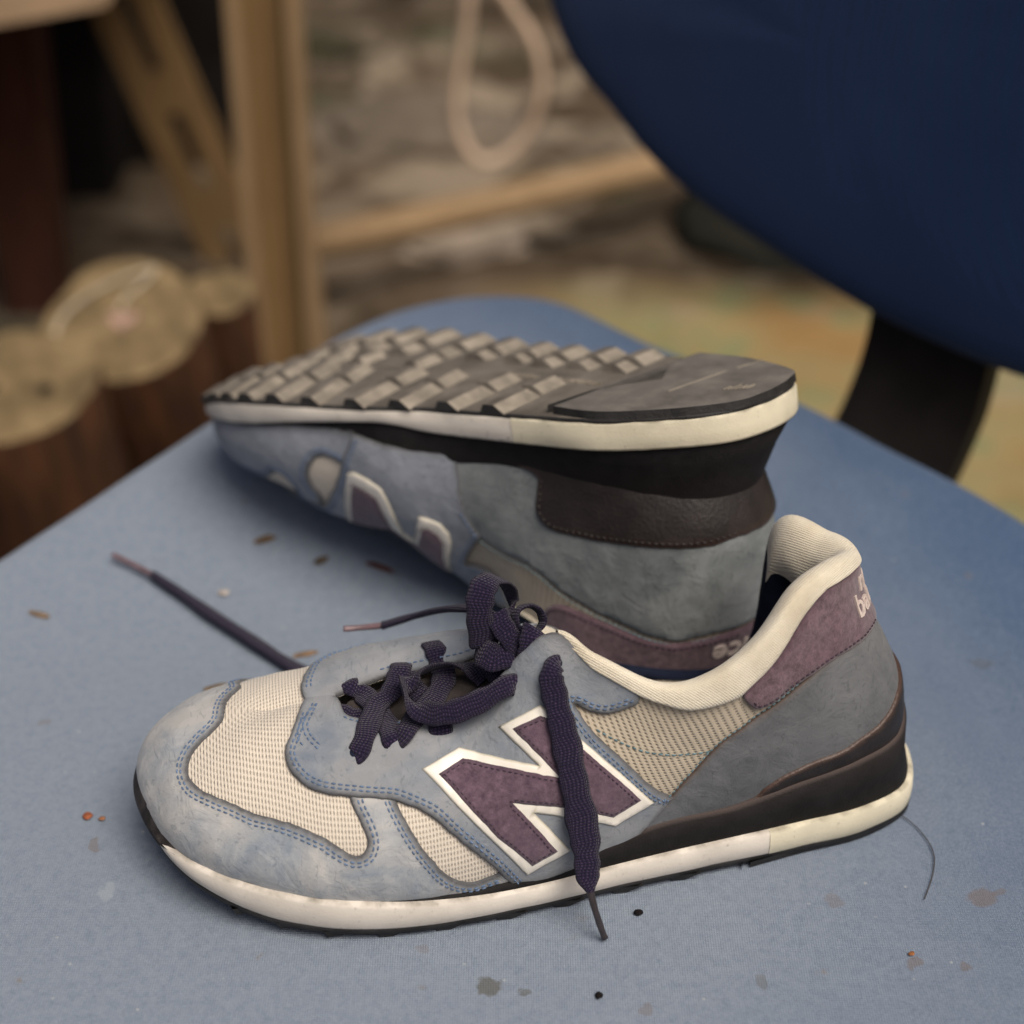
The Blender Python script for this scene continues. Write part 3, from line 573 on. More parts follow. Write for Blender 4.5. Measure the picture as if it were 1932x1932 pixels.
    heelring = [(x+.6, y*.985) for x, y, _ in [tuple(p) for p in sh.B[[24, 25]]]]+[(294, -9), (294.8, 0), (294, 9)]+[(x+.6, y*.985) for x, y, _ in [tuple(p) for p in sh.B[[1, 2, 3]]]]
    hr = crspline([(240, -32.5)]+heelring+[(220, 43)], 5)
    poly = [tuple(p) for p in hr[::-1]][1:]+[tuple(p) for p in pad]
    poly = [tuple(p) for p in poly]
    c = np.array([262, 2.]); k0 = 0; P_ = np.array(poly); n_ = len(P_)
    for p in P_: V.append((p[0], p[1], 3.1))
    for p in P_: V.append((p[0]*.996+1.0, p[1]*.985, .0))
    ar = np.sum(P_[:, 0]*np.roll(P_[:, 1], -1)-np.roll(P_[:, 0], -1)*P_[:, 1]); cw = ar < 0
    for i in range(n_):
        j = (i+1) % n_; q = (i, n_+i, n_+j, j); Fc.append(q if cw else q[::-1]); HM.append(1)
    top_ = tuple(range(n_, 2*n_)); Fc.append(top_ if cw else top_[::-1]); HM.append(0)
    hp = cx.mesh('heel_pad', V, Fc, RUBD, outs, smooth=False, mats=[RUBD if low else RUBH, RUBD], fm=HM)
    if not low:
        V, Fc = [], []
        def bar(a, b, w, z0, z1):
            a, b = np.array(a, float), np.array(b, float); t = (b-a)/np.linalg.norm(b-a); s_ = np.array([-t[1], t[0]])*w/2; k = len(V)
            for zz in (z0, z1):
                for p in (a-s_, b-s_, b+s_, a+s_): V.append((p[0], p[1], zz))
            Fc.extend([(k+4, k+7, k+6, k+5), (k, k+1, k+5, k+4), (k+1, k+2, k+6, k+5), (k+2, k+3, k+7, k+6), (k+3, k, k+4, k+7)])
        bar((257, 17), (265, -11), 1.1, .3, -.25); bar((267, -16), (272, -27), 1.1, .3, -.25)
        for q in range(7): bar((277+q*1.3, 10.5-q*.5), (278+q*1.3+(q % 2), 6.5-q*.5-(q % 3)), .6, .2, -.4)
        cx.mesh('heel_marks', V, Fc, RUBL, outs, smooth=False)
        V, Fc = [], []; rr = random.Random(3)                       # worn raised lettering along the waist
        for q in range(30):
            x = 166+q*2.25; y = 3+q*.16
            if 24 <= q < 26: continue
            bar((x, y-1.8), (x+rr.uniform(-.4, .6), y+1.8), .7, 3.2, 2.2)
            if rr.random() < .7: bar((x, y+rr.choice((-1.5, 0, 1.5))), (x+1.5, y+rr.choice((-1.5, 0, 1.5))), .6, 3.2, 2.2)
        cx.mesh('sole_lettering', V, Fc, RUBL, outs, smooth=False)
    return root, cx
RUBW = plain('worn_bumper_rubber', (.06, .05, .047), .75, .6, 130, .0008, .25)
RUBH = plain('heel_rubber', (.165, .150, .132), .55, .3, 70, .0004, .4); RUBL = plain('lit_scuffed_rubber', (.27, .235, .19), .7, .3, 90, .0004, .3)  # RUBL paints the lit lug slopes; also used for marks and lettering

def emb(cx, parent, low):
    """two lines of stitched script round the back of the heel tab"""
    vtop = .80 if low else .80
    for word, vline, size in (('new', vtop+.01, 12.), ('balance', vtop-.10, 12.)):
        cu = bpy.data.curves.new('t', 'FONT'); cu.body = word; cu.size = size; cu.align_x = 'CENTER'; cu.offset = .22; cu.shear = .15; cu.resolution_u = 3
        to = bpy.data.objects.new('t', cu); COL.objects.link(to); dg = bpy.context.evaluated_depsgraph_get(); me = bpy.data.meshes.new_from_object(to.evaluated_get(dg))
        bpy.data.objects.remove(to)
        V = []; Fc = [tuple(p.vertices) for p in me.polygons]
        # reads left to right seen from behind: behind the heel of the low shoe, +text x runs to the lateral or medial side
        P0 = cx.sh.S0(np.array(0.), np.array(vline)); P1 = cx.sh.S0(np.array(.5), np.array(vline)); mmu = np.linalg.norm(P1-P0)/.5
        mmv = np.linalg.norm(cx.sh.S0(np.array(0.), np.array(vline+.05))-P0)/.05
        sgn = -1. if low else 1.
        pts = np.array([v.co[:2] for v in me.vertices]); uu = sgn*pts[:, 0]/mmu; vv = vline+pts[:, 1]/mmv
        S_, n_ = cx.sh.SN(uu % 26, np.clip(vv, 0, .995))
        nV = len(S_); V = np.vstack([S_+n_*3.0, S_+n_*2.3]); Fs = []
        for f in Fc: Fs.append(f if (not low) else f[::-1])
        # rim walls
        from collections import Counter
        ec = Counter()
        for f in Fs:
            for a, b in zip(f, f[1:]+f[:1]): ec[(a, b)] += 1
        for (a, b) in list(ec):
            if (b, a) not in ec: Fs.append((b, a, a+nV, b+nV))
        cx.mesh('embroidered_word', V, Fs, EMB, parent, smooth=False)

O_LOW = Vector((-.13989, -.23511, 0.)); YAW = math.radians(8)
m_low = Matrix.Translation(O_LOW) @ Matrix.Rotation(YAW, 4, 'Z')
rootL, cxL = build_shoe('low', 'sneaker', m_low, 'upright blue grey sneaker with plum letter and navy laces, front shoe standing on its sole')
RM = np.array([[.7848769, -.6054532, .1318888], [-.573553, -.7903989, -.2151895], [.2345319, .0932521, -.9676253]])
PU = np.array([-.016717, -.050176, .106376]); SU = 1.03319
m_up = Matrix.Identity(4)
for i in range(3):
    for j in range(3): m_up[i][j] = RM[i, j]*SU
tr = PU-RM@np.array([.15, 0, 0])*SU
for i in range(3): m_up[i][3] = tr[i]
rootU, cxU = build_shoe('up', 'sneaker.001', m_up, 'overturned sneaker with its dark tread upwards, heel resting in the upright shoe')

# ------------------------------------------------------------------ laces of the upright shoe
WP = {
'A':[(81.0,-10.1,62.3,0,.16,.99),(83.1,-4.8,63.5,.03,.29,.96),(87.4,-3.0,60.5,0,.3,.95),(91.2,5.0,60.5,0,.2,.97),(94.3,14.0,61,0,.2,.97),(96.1,24.3,61.2,-.14,.11,.98),(97.7,25,57.2,-.14,.19,.97)],
'B':[(81.9,27.1,55.1,-.11,.3,.95),(83.7,27.8,58.8,-.1,.24,.97),(87.3,20.4,61.8,-.07,.06,1),(91.8,7.0,62.3,0,.2,.98),(96.7,2.0,63.0,0,.2,.98),(100.2,-4.0,64.7,0,.2,.98),(101.9,-9.0,66.3,0,.1,.98),(102.4,-15.0,63.7,0,-.1,.98)],
'C':[(75.8,2.0,57.6,0,.2,.97),(79.3,4.0,58.3,0,.2,.97),(83.5,6.0,57.5,0,.2,.97),(89.6,8.0,56.6,0,.2,.97)],
'D':[(114.8,-18.0,69.5,0,-.1,.98),(115.4,-13.0,69.6,0,.1,.98),(116.3,-9.0,67.0,0,.3,.93),(116.9,-3.0,64.7,0,.3,.93),(113.7,4.0,63.2,0,.2,.95),(108.1,12.0,62.9,0,.1,.97),(100.5,23.7,63.,-.16,.03,.99),(97.2,25.4,58.2,-.14,.16,.98)],
'E':[(102.9,-14.0,63.7,0,0,1),(103.9,-8.0,63.3,0,.3,.93),(107.3,0,61.3,0,.3,.93),(111.3,8.0,60.6,0,.1,.97),(112.5,22.2,64.7,-.13,.12,.98),(113.3,26.7,59.5,-.1,.28,.95)],
'F':[(141.5,22.1,76.2,-.6,.45,.6),(136.7,24.6,80.1,-.55,.5,.65),(129,26.5,77,-.5,.55,.7),(120.1,27.1,73.3,-.35,.7,.6),(112.2,26.1,71.1,-.15,.8,.5),(105.6,21,70,.5,.75,.4),(101.6,13.0,70.5,.95,.2,.2),(102.6,6.0,70.3,.7,-.6,.3),(109.5,0,70.6,.1,-.8,.5),(118.3,-2.0,70.9,0,-.7,.7),(125.7,0,70.3,0,-.2,.9),(131.0,5.0,67.9,0,.3,.9)],
'G':[(130.3, 9.0, 86.1, -0.1, 0.8, 0.55), (128.9, 9.0, 94.9, -0.1, 0.8, 0.55), (128.9, 8.0, 102.5, -0.1, 0.8, 0.55), (130.4, 5.0, 107.6, -0.2, 0.65, 0.7), (134.2, 0.0, 108.1, 0, 0.2, 1), (139.1, -6.0, 102.0, 0.5, -0.5, 0.7), (142.4, -8.0, 93.5, 0.85, -0.45, 0.2), (141.7, -3.0, 88.6, 0.8, 0.2, 0.3)],
'I2':[(134.3, 7.0, 97.9, -0.1, 0.8, 0.55), (136.8, 11.0, 94.4, -0.1, 0.8, 0.55), (139.4, 13.0, 90.8, -0.1, 0.8, 0.55), (143.9, 13.0, 85.8, -0.1, 0.8, 0.55)],
'H2':[(147.6, 13.0, 94.5, 0.5, 0.6, 0.6), (146.0, 16.0, 92.5, -0.1, 0.8, 0.55), (145.5, 17.0, 88.5, -0.1, 0.8, 0.55), (145.7, 15.0, 83.0, 0, 0.7, -0.3), (145.7, 10.0, 77.9, 0, 0, -1)],
'I':[(144.5, 9.0, 83.7, -0.1, 0.8, 0.55), (139.3, 14.0, 85.6, -0.1, 0.8, 0.55), (134.0, 15.0, 85.1, -0.1, 0.7, 0.6), (129.5, 12.0, 85.2, -0.4, 0.6, 0.6), (128.4, 6.0, 83.2, -0.8, 0.3, 0.4)],
'I3':[(142.9, 7.0, 78.3, -0.1, 0.8, 0.55), (138.4, 10.0, 78.2, -0.1, 0.8, 0.55), (133.8, 10.0, 76.3, -0.1, 0.8, 0.55), (131.0, 8.0, 72.8, -0.3, 0.7, 0.5)],
'H':[(151.2,7.0,94.4,0.97,-0.21,-0.13),(150.1,5.7,96.7,0.78,-0.51,0.36),(147.6,5.1,98.5,0.32,-0.62,0.72),(144.6,5.7,99.1,-0.26,-0.51,0.82),(142.1,7.0,98.3,-0.75,-0.22,0.62),(141.0,8.7,96.4,-0.97,0.15,0.20),(141.8,10.2,94.0,-0.84,0.47,-0.29),(144.1,10.8,92.1,-0.40,0.62,-0.68),(147.2,10.5,91.3,0.17,0.54,-0.82),(149.8,9.2,91.9,0.69,0.27,-0.67),(151.1,7.5,93.7,0.95,-0.10,-0.28),(150.6,6.0,96.0,0.88,-0.43,0.21)],
'J':[(140.1,0,87.5,0,.5,.86),(133.6,-8.0,87.5,0,.5,.86),(127.3,-20.0,82.1,0,.4,.9),(119.3,-38.0,69.6,.3,.2,.9),(110.1,-50.0,59.2,.4,.2,.9),(98.5,-56.0,51.8,.3,.3,.9)],
'K':[(156.2,22.,84.6,-.18,.8,.57),(152.6,27.2,89.1,-.23,.76,.61),(150.4,30.9,87.9,-.24,.75,.62),(150.8,33.3,83.4,-.14,.78,.62),(152.3,38.1,75.5,.03,.82,.57),(153.9,42.6,67.4,.1,.86,.49),(155.4,47.6,57.4,.1,.9,.39),(157.2,52.5,46.1,.1,.94,.23),(158.6,57.0,36.2,.1,.96,.1),(158.8,60.5,29.5,.1,.97,.1),(158.6,64.0,24.7,.1,.95,.2),(159.1,67.0,20.6,.1,.9,.3)],
}
lace = mesh('lace', [(0, 0, 0)], [], LACE, rootL) if False else None
wid = {'A':8.2,'B':8.2,'C':8,'D':8.8,'E':8.2,'F':8.4,'G':9.6,'H':6.5,'H2':9.2,'I':10,'I2':8.5,'I3':9,'J':3.6,'K':10.2}
for k, w in WP.items():
    wf = None
    if k == 'K': wf = lambda s: float(np.interp(s, [0, .12, .35, .7, .9, 1], [.62, .72, .92, 1.08, .85, .3]))
    if k == 'J': wf = lambda s: float(np.interp(s, [0, .3, 1], [1.5, 1, 1]))
    o = ribbon(cxL, 'lace', w, wid[k], 1.7 if k != 'J' else 2.6, LACE, rootL, wf, nseg=7)
ribbon(cxL, 'aglet', [(98.5,-56.,51.8,0,.5,.86),(91,-58,50.2,0,.5,.86),(83.3,-58,50.2,0,.5,.86)], 2.2, 2.2, AGLET, rootL)
ribbon(cxL, 'aglet', [(158.8,66.2,21.6,.1,.9,.3),(160.5,69.5,14.,.1,.9,.3),(162.6,70.0,6.,.1,.9,.3),(164.,70.3,1.3,.1,.9,.3)], 2.4, 2.0, AGLD, rootL)
inv = m_low.inverted()
def toL(P): return [tuple(np.array(inv@Vector(p))*np.array([1000, -1000, 1000.]))+(0, 0, 1) for p in P]
M_W = [(-.025,-.172,.02),(-.04,-.166,.006),(-.0574,-.1546,.004),(-.0759,-.1405,.0045),(-.093,-.1278,.004),(-.1099,-.1126,.005),(-.1303,-.0951,.0068),(-.1461,-.0813,.0088),(-.1599,-.0701,.0108)]
ribbon(cxL, 'lace', toL(M_W), 6.0, 3.6, LACE, rootL, lambda s: float(np.interp(s, [0, .5, .8, 1], [1, 1., .85, .6])), nseg=6)
ribbon(cxL, 'aglet', toL([(-.1595,-.0704,.0108),(-.1699,-.0636,.0122),(-.1795,-.0583,.0138)]), 2.4, 2.2, AGLET, rootL)

# ------------------------------------------------------------------ the chair
G_, B_ = (.10, .095, .08), (.16, .11, .08)
SPOTS = [(-.0074,-.3023,.0052,.0042,.75,G_), (.0035,-.3045,.0030,.0016,.6,G_), (.1691,-.2598,.0065,.0055,.5,B_), (.176,-.2575,.003,.0025,.4,B_), (-.1462,-.2572,.0035,.0060,.4,(.36,.40,.44)), (.115,-.262,.004,.003,.3,B_), (-.155,-.233,.0035,.004,.45,B_),
 (.1381,-.291,.004,.003,.45,B_), (.1552,-.2936,.0028,.0022,.45,B_), (-.12,-.16,.006,.004,.25,B_), (.045,-.313,.003,.003,.35,B_), (.03,-.25,.005,.002,.3,G_), (-.19,-.16,.004,.003,.3,B_), (.20,-.12,.006,.004,.3,G_), (.085,-.30,.0016,.0045,.4,G_), (-.03,-.286,.004,.002,.25,B_)]
def fabric(name, base, pale, stain=True, bl=(.3, .72), pale_grad=False):
    t = NT(name); a = t.noise(7, 5, .6, dist=.4); xyz = t.sep(t.tc.outputs['Object'])
    wx = t.math('SINE', t.math('MULTIPLY', t.math('ADD', xyz[0], xyz[1]), 2*math.pi/.0017)); wy = t.math('SINE', t.math('MULTIPLY', t.math('SUBTRACT', xyz[0], t.math('ADD', xyz[1], xyz[2])), 2*math.pi/.0017))
    h = t.math('MULTIPLY', wx, wy); f = t.noise(1100, 3, .7); g = t.noise(260, 4, .7)
    fa = t.ramp(a, *bl)
    if pale_grad: fa = t.math('ADD', t.math('MULTIPLY', fa, .35), t.math('SUBTRACT', .70, t.math('ADD', t.math('MULTIPLY', xyz[0], 3.0), t.math('MULTIPLY', t.math('MAXIMUM', xyz[1], -.12), 2.4))), clamp=True)  # paler towards the left and front, bluer towards the right and back
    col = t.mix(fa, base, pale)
    col = t.mix(t.math('MULTIPLY', t.ramp(g, .4, .7), .25), col, tuple(x*.7 for x in base))
    col = t.mix(t.math('MULTIPLY', t.ramp(f, .35, .75), .4), col, tuple(min(1, x*1.5) for x in pale))
    col = t.mix(t.math('MULTIPLY', t.math('ADD', t.math('MULTIPLY', h, .5), .5), .22), col, tuple(x*.5 for x in base))
    if stain:
        s1 = t.ramp(t.noise(16, 5, .75), .66, .76); col = t.mix(t.math('MULTIPLY', s1, .45), col, (.16, .15, .13))
        s2 = t.math('MULTIPLY', t.ramp(t.voronoi(38), .02, .1, (1, 1, 1), (0, 0, 0)), t.ramp(t.noise(300, 3), .45, .6)); col = t.mix(t.math('MULTIPLY', s2, .5), col, (.2, .15, .1))
        s3 = t.ramp(t.voronoi(110), .03, .09, (1, 1, 1), (0, 0, 0)); s3 = t.math('MULTIPLY', s3, t.ramp(t.noise(30, 2), .5, .62)); col = t.mix(t.math('MULTIPLY', s3, .55), col, (.5, .5, .47))
    if stain:
        wn_ = t.n.new('ShaderNodeTexNoise'); wn_.inputs['Scale'].default_value = 160; wn_.inputs['Detail'].default_value = 5; t.l.new(t.tc.outputs['Object'], wn_.inputs['Vector'])
        vm = t.n.new('ShaderNodeVectorMath'); vm.operation = 'MULTIPLY_ADD'; t.l.new(wn_.outputs['Color'], vm.inputs[0]); vm.inputs[1].default_value = (.009, .009, 0); t.l.new(t.tc.outputs['Object'], vm.inputs[2])
        q = t.sep(vm.outputs[0])
        for x, y, rx, ry, st, c in SPOTS:
            dx = t.math('DIVIDE', t.math('SUBTRACT', q[0], x+.0045), rx); dy = t.math('DIVIDE', t.math('SUBTRACT', q[1], y+.1+.0045), ry)
            d = t.math('SQRT', t.math('ADD', t.math('MULTIPLY', dx, dx), t.math('MULTIPLY', dy, dy)))
            col = t.mix(t.math('MULTIPLY', t.ramp(d, .75, 1.15, (1, 1, 1), (0, 0, 0)), st), col, c)
    return t.done(col, .95, t.bump(a, .004, .3, t.bump(f, .0003, .7, t.bump(h, .0004, .5))), .12, .12)
SEATF = fabric('faded_blue_fabric', (.024, .070, .165), (.235, .275, .335), pale_grad=True); BACKF = fabric('navy_fabric', (.014, .040, .122), (.022, .055, .15), False)
PLAST = plain('black_plastic', (.012, .010, .009), .6, .3, 30, .0004, .3)
def sstep(t): t = min(1, max(0, t)); return t*t*(3-2*t)
def seat_z(x, y): return .02*sstep((y+.13)/.15)
chair = tag(empty('desk_chair', (0, -.1, -.45)), 'blue fabric chair holding both sneakers, faded seat and darker navy backrest', 'chair')
cinv = Matrix.Translation((0, .1, .45))
def cm(name, V, F_, m, **k): return mesh(name, [tuple(cinv@Vector(v)) for v in V], F_, m, chair, **k)
SO = [(-.2328,-.0492),(-.1928,-.0013),(-.1549,.0591),(-.125,.114),(-.095,.1582),(-.0618,.192),(-.0201,.2096),(.0254,.2018),(.0789,.1452),(.1457,.0844),(.1903,.0296),(.238,-.0247),(.285,-.085),(.315,-.17),(.315,-.28),(.28,-.38),(.19,-.45),(.06,-.475),(-.08,-.475),(-.2,-.45),(-.285,-.37),(-.31,-.26),(-.30,-.15),(-.27,-.09)]
so = crspline(SO, 6, True); cc = np.array([0, -.13]); V = []; n_ = len(so)
rings = [(t, 0.) for t in np.linspace(.02, .955, 44)]+[(.97, -.0004), (.983, -.0018), (.993, -.0048), (.999, -.010), (1., -.017), (.997, -.03), (.985, -.042), (.96, -.05)]
for t, dz in rings:
    for p in so: q = cc+(p-cc)*t; V.append((q[0], q[1], seat_z(q[0], q[1])+dz+.0006*noise.noise(Vector((q[0]*22, q[1]*22, 0)))-.0006))
F_ = [(k*n_+i, (k+1)*n_+i, (k+1)*n_+(i+1) % n_, k*n_+(i+1) % n_) for k in range(len(rings)-1) for i in range(n_)]
F_.append(tuple(range(n_))); F_.append(tuple(range((len(rings)-1)*n_, len(rings)*n_))[::-1])
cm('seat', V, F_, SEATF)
BO = [(.004,.362,.20),(.012,.349,.146),(.027,.333,.112),(.049,.308,.091),(.074,.28,.068),(.103,.247,.052),(.136,.209,.042),(.173,.167,.032),(.208,.128,.026),(.259,.069,.028),(.31,.012,.045),(.34,-.022,.09),(.355,-.04,.18),(.35,-.034,.30),(.31,.012,.38),(.2,.137,.42),(.09,.262,.40),(.02,.34,.32),(.0,.364,.26)]
bo = crspline(BO, 5, True); bc = bo.mean(0); nb_ = np.array([-.75, -.66, 0.]); V = []; n_ = len(bo)
prof = [(.0, .012), (.25, .0118), (.5, .011), (.7, .0095), (.85, .008), (.93, .006), (.975, .003), (.995, -.002), (1., -.009), (.99, -.018), (.95, -.024), (.6, -.03), (.02, -.032)]
for t, d in prof:
    for p in bo: V.append(bc+(p-bc)*max(t, .02)+nb_*(d-.012))
F_ = [(k*n_+i, k*n_+(i+1) % n_, (k+1)*n_+(i+1) % n_, (k+1)*n_+i) for k in range(len(prof)-1) for i in range(n_)]
F_.append(tuple(range(n_))[::-1]); F_.append(tuple(range((len(prof)-1)*n_, len(prof)*n_)))
cm('backrest', V, F_, BACKF)
# black bracket from under the seat up behind the backrest
lft = [(.150,.128,-.075),(.172,.150,-.055),(.190,.163,-.02),(.199,.168,.03),(.204,.172,.16)]
rgt = [(.200,.066,-.085),(.222,.088,-.065),(.241,.104,-.03),(.25,.108,.02),(.257,.112,.16)]
L_, R_ = crspline(lft, 5), crspline(rgt, 5); V = []; off = np.array([.75, .66, 0])*.012
for a, b in zip(L_, R_): V += [a, b, b+off, a+off]
F_ = []
for i in range(len(L_)-1):
    for k in range(4): F_.append((4*i+k, 4*i+(k+1) % 4, 4*i+4+(k+1) % 4, 4*i+4+k))
F_ += [(3, 2, 1, 0), tuple(4*(len(L_)-1)+k for k in range(4))]
cm('back_bracket', V, F_, PLAST, smooth=False)
def cyl(cx0, cy0, z0, z1, r0, r1, n=20):
    V = [(cx0+r*math.cos(2*math.pi*i/n), cy0+r*math.sin(2*math.pi*i/n), z) for z, r in ((z0, r0), (z1, r1)) for i in range(n)]
    return V, [(i, (i+1) % n, n+(i+1) % n, n+i) for i in range(n)]+[tuple(range(n))[::-1], tuple(range(n, 2*n))]
V, F_ = cyl(0, -.13, -.40, -.052, .028, .028); cm('gas_column', V, F_, PLAST)
for k in range(5):
    a = math.radians(72*k+20); d = Vector((math.cos(a), math.sin(a), 0)); s = Vector((-d.y, d.x, 0)); V = []
    for t, w, z0, z1 in ((.0, .026, -.42, -.38), (.25, .016, -.435, -.41)):
        c0 = Vector((0, -.13, 0))+d*t; V += [c0-s*w+Vector((0, 0, z0)), c0+s*w+Vector((0, 0, z0)), c0+s*w*.7+Vector((0, 0, z1)), c0-s*w*.7+Vector((0, 0, z1))]
    F_ = [(0, 1, 2, 3)[::-1], (4, 5, 6, 7)]+[(i, (i+1) % 4, 4+(i+1) % 4, 4+i) for i in range(4)]
    cm('base_leg', [tuple(v) for v in V], F_, PLAST, smooth=False)

# ------------------------------------------------------------------ litter on the seat
def crumb(x, y, lx, ly, h, ang, col, label, name='leaf_crumb', cat='crumb', seed=1):
    rr = random.Random(seed); n = 14; V = []; zz = seat_z(x, y)
    for t, q in ((1., 0.), (.85, .7), (.4, 1.)):
        for i in range(n):
            a = 2*math.pi*i/n; r = 1+.35*noise.noise(Vector((math.cos(a)*1.6+seed, math.sin(a)*1.6, seed))); px, py = math.cos(a)*lx*r*t, math.sin(a)*ly*r*t
            V.append((px, py, q*h))
    V.append((0, 0, h*.9)); F_ = [(k*n+i, k*n+(i+1) % n, (k+1)*n+(i+1) % n, (k+1)*n+i) for k in range(2) for i in range(n)]+[(2*n+i, 2*n+(i+1) % n, 3*n) for i in range(n)]
    o = mesh(name, V, F_, plain('crumb_'+str(seed), col, .9, .4, 500, .0003, .1)); o.location = (x, y, zz+.0002); o.rotation_euler = (0, 0, ang); tag(o, label, cat); return o
BR, DK, RD, PL = (.13, .085, .05), (.012, .01, .01), (.30, .10, .05), (.42, .38, .35)
crumb(-.1129,-.0434,.0055,.0024,.0008,.5,BR,'brown leaf crumb lying nearest the toe of the overturned shoe',seed=1)
crumb(-.0864,-.0569,.0042,.0022,.0008,.8,(.09,.065,.04),'small dark brown leaf crumb in the shade of the overturned shoe',seed=2)
crumb(-.1278,-.0767,.0028,.0024,.0006,.2,PL,'pale round fleck beside the long loose lace','paper_fleck','fleck',seed=3)
crumb(-.2066,-.0904,.0065,.0016,.0006,-.4,(.2,.14,.09),'thin tan leaf scrap near the left edge of the seat','leaf_scrap','scrap',seed=4)
crumb(-.1608,-.2175,.0020,.0018,.0007,.2,RD,'red brown crumb left of the toe, larger of the two','rust_crumb',seed=5)
crumb(-.1549,-.2189,.0013,.0010,.0005,.2,(.32,.15,.08),'small orange crumb left of the toe, smaller of the two','rust_crumb.001',seed=6)
crumb(-.1227,-.1378,.0062,.0018,.0007,.35,(.16,.11,.06),'brown leaf sliver behind the toe of the upright shoe','leaf_sliver','sliver',seed=7)
crumb(-.0884,-.1156,.0058,.0016,.0007,.3,(.22,.14,.08),'tan leaf sliver just under the long loose lace','leaf_sliver.001','sliver',seed=8)
crumb(.0449,-.2686,.0017,.0013,.0012,.2,DK,'black speck right of the hanging lace tip','dirt_speck','speck',seed=9)
crumb(.0292,-.3075,.0014,.0013,.0012,.2,DK,'black speck at the bottom edge of the seat view','dirt_speck.001','speck',seed=10)
crumb(.1381,-.2882,.0012,.0009,.0006,.2,(.28,.12,.05),'tiny orange grit grain in the lower right of the seat','grit_grain','grain',seed=11)
crumb(-.0598,-.0609,.0085,.0016,.0008,-.55,(.10,.035,.025),'thin red brown twig in the shadow below the overturned shoe','twig_piece','twig',seed=12)
hp = crspline([(.146,-.2155,.0004),(.152,-.224,.0004),(.1555,-.236,.0004),(.1535,-.248,.0004),(.1475,-.262,.0004)], 8)
V = []; F_ = []
for i, p in enumerate(hp):
    t = hp[min(i+1, len(hp)-1)]-hp[max(i-1, 0)]; t /= np.linalg.norm(t); s = np.array([-t[1], t[0], 0])*.00022
    V += [p-s, p+s+np.array([0, 0, .0]), p+np.array([0, 0, .0003])]
for i in range(len(hp)-1):
    for k in range(3): F_.append((3*i+k, 3*i+(k+1) % 3, 3*i+3+(k+1) % 3, 3*i+3+k))
tag(mesh('hair_strand', V, F_, plain('hair', (.07, .06, .055), .6)), 'thin dark curved hair on the seat right of the heel', 'hair')

# ------------------------------------------------------------------ the yard behind
def ground_mat():
    t = NT('dirty_ground'); a = t.noise(2.2, 5, .6, dist=.8); b = t.noise(7.5, 5, .65); c = t.noise(60, 4); p = t.sep(t.tc.outputs['Object'])
    col = t.mix(t.ramp(a, .40, .60), (.020, .014, .008), (.11, .078, .05)); col = t.mix(t.math('MULTIPLY', t.ramp(b, .5, .64), .6), col, (.21, .165, .12))  # dark tones also carry the deep shade over the yard
    pale = t.math('MULTIPLY', t.ramp(t.noise(5.5, 4, .6, dist=1.), .50, .60), t.ramp(t.math('ADD', t.math('MULTIPLY', p[0], p[0]), t.math('POWER', t.math('SUBTRACT', p[1], 1.75), 2.)), .05, .5, (1, 1, 1), (0, 0, 0)))
    col = t.mix(t.math('MULTIPLY', pale, .8), col, (.36, .29, .21))
    col = t.mix(t.math('MULTIPLY', t.ramp(t.noise(4, 3), .58, .66), .6), col, (.035, .045, .02)); col = t.mix(t.math('MULTIPLY', c, .35), col, (.06, .045, .03))
    w = t.noise(4.5, 4, .6, dist=.5)                                  # old ochre paint, the backrest's shadow coloured in as its soft back edge
    m = t.ramp(t.math('ADD', t.math('MULTIPLY', t.math('SUBTRACT', 1.32, t.math('ADD', p[1], t.math('MULTIPLY', p[0], .05))), 3.2), t.math('MULTIPLY', w, .55)), .42, .85)
    m = t.math('MULTIPLY', m, t.ramp(t.math('ADD', p[0], t.math('MULTIPLY', w, .1)), -.06, .14))
    pa = t.noise(5, 4, .6); pb = t.noise(9, 3, .6)
    pc = t.mix(t.ramp(pa, .36, .62), (.27, .165, .065), (.27, .235, .12)); pc = t.mix(t.math('MULTIPLY', t.ramp(pb, .5, .62), .75), pc, (.16, .20, .10)); pc = t.mix(t.math('MULTIPLY', t.ramp(t.noise(7, 2), .6, .68), .6), pc, (.33, .24, .16))
    col = t.mix(m, col, pc)
    return t.done(col, .95, t.bump(b, .03, .6), .1)
g = [(-9, -7, -.45), (9, -7, -.45), (9, 9, -.45), (-9, 9, -.45)]
tag(mesh('ground', g, [(0, 1, 2, 3)], ground_mat()), kind='structure')
def wood(name, base, dark, sc=(3, 3, 40), rough=.75):
    t = NT(name); n1 = t.noise(6, 4, .6, vec=t.mapv(t.tc.outputs['Object'], sc)); n2 = t.noise(3, 3)
    col = t.mix(t.ramp(n1, .3, .7), base, dark); col = t.mix(t.math('MULTIPLY', t.ramp(n2, .4, .7), .4), col, tuple(x*.6 for x in dark)); return t.done(col, rough, t.bump(n1, .002, .4), .2)
WTAN = wood('tan_painted_metal', (.33, .225, .125), (.26, .17, .09), (8, 8, 1.5)); WTAN2 = wood('brown_metal', (.25, .155, .068), (.19, .115, .05), (8, 8, 1.5))
WRED = wood('red_brown_wood', (.085, .03, .016), (.045, .016, .01), (14, 14, 2)); WSIDE = wood('bark', (.12, .05, .022), (.035, .018, .012), (12, 12, 2))
WDARK = plain('dark_crate', (.012, .010, .009), .9, .4, 8, .001, .1); WTOP = plain('cut_wood', (.19, .135, .07), .85, .42, 30, .001, .15)
PLANK = plain('pale_board', (.42, .29, .18), .8, .2, 10, .001, .2); CORD = plain('tan_cord', (.56, .42, .31), .8, .2, 60, .0005, .2)
def box_pts(P): return P
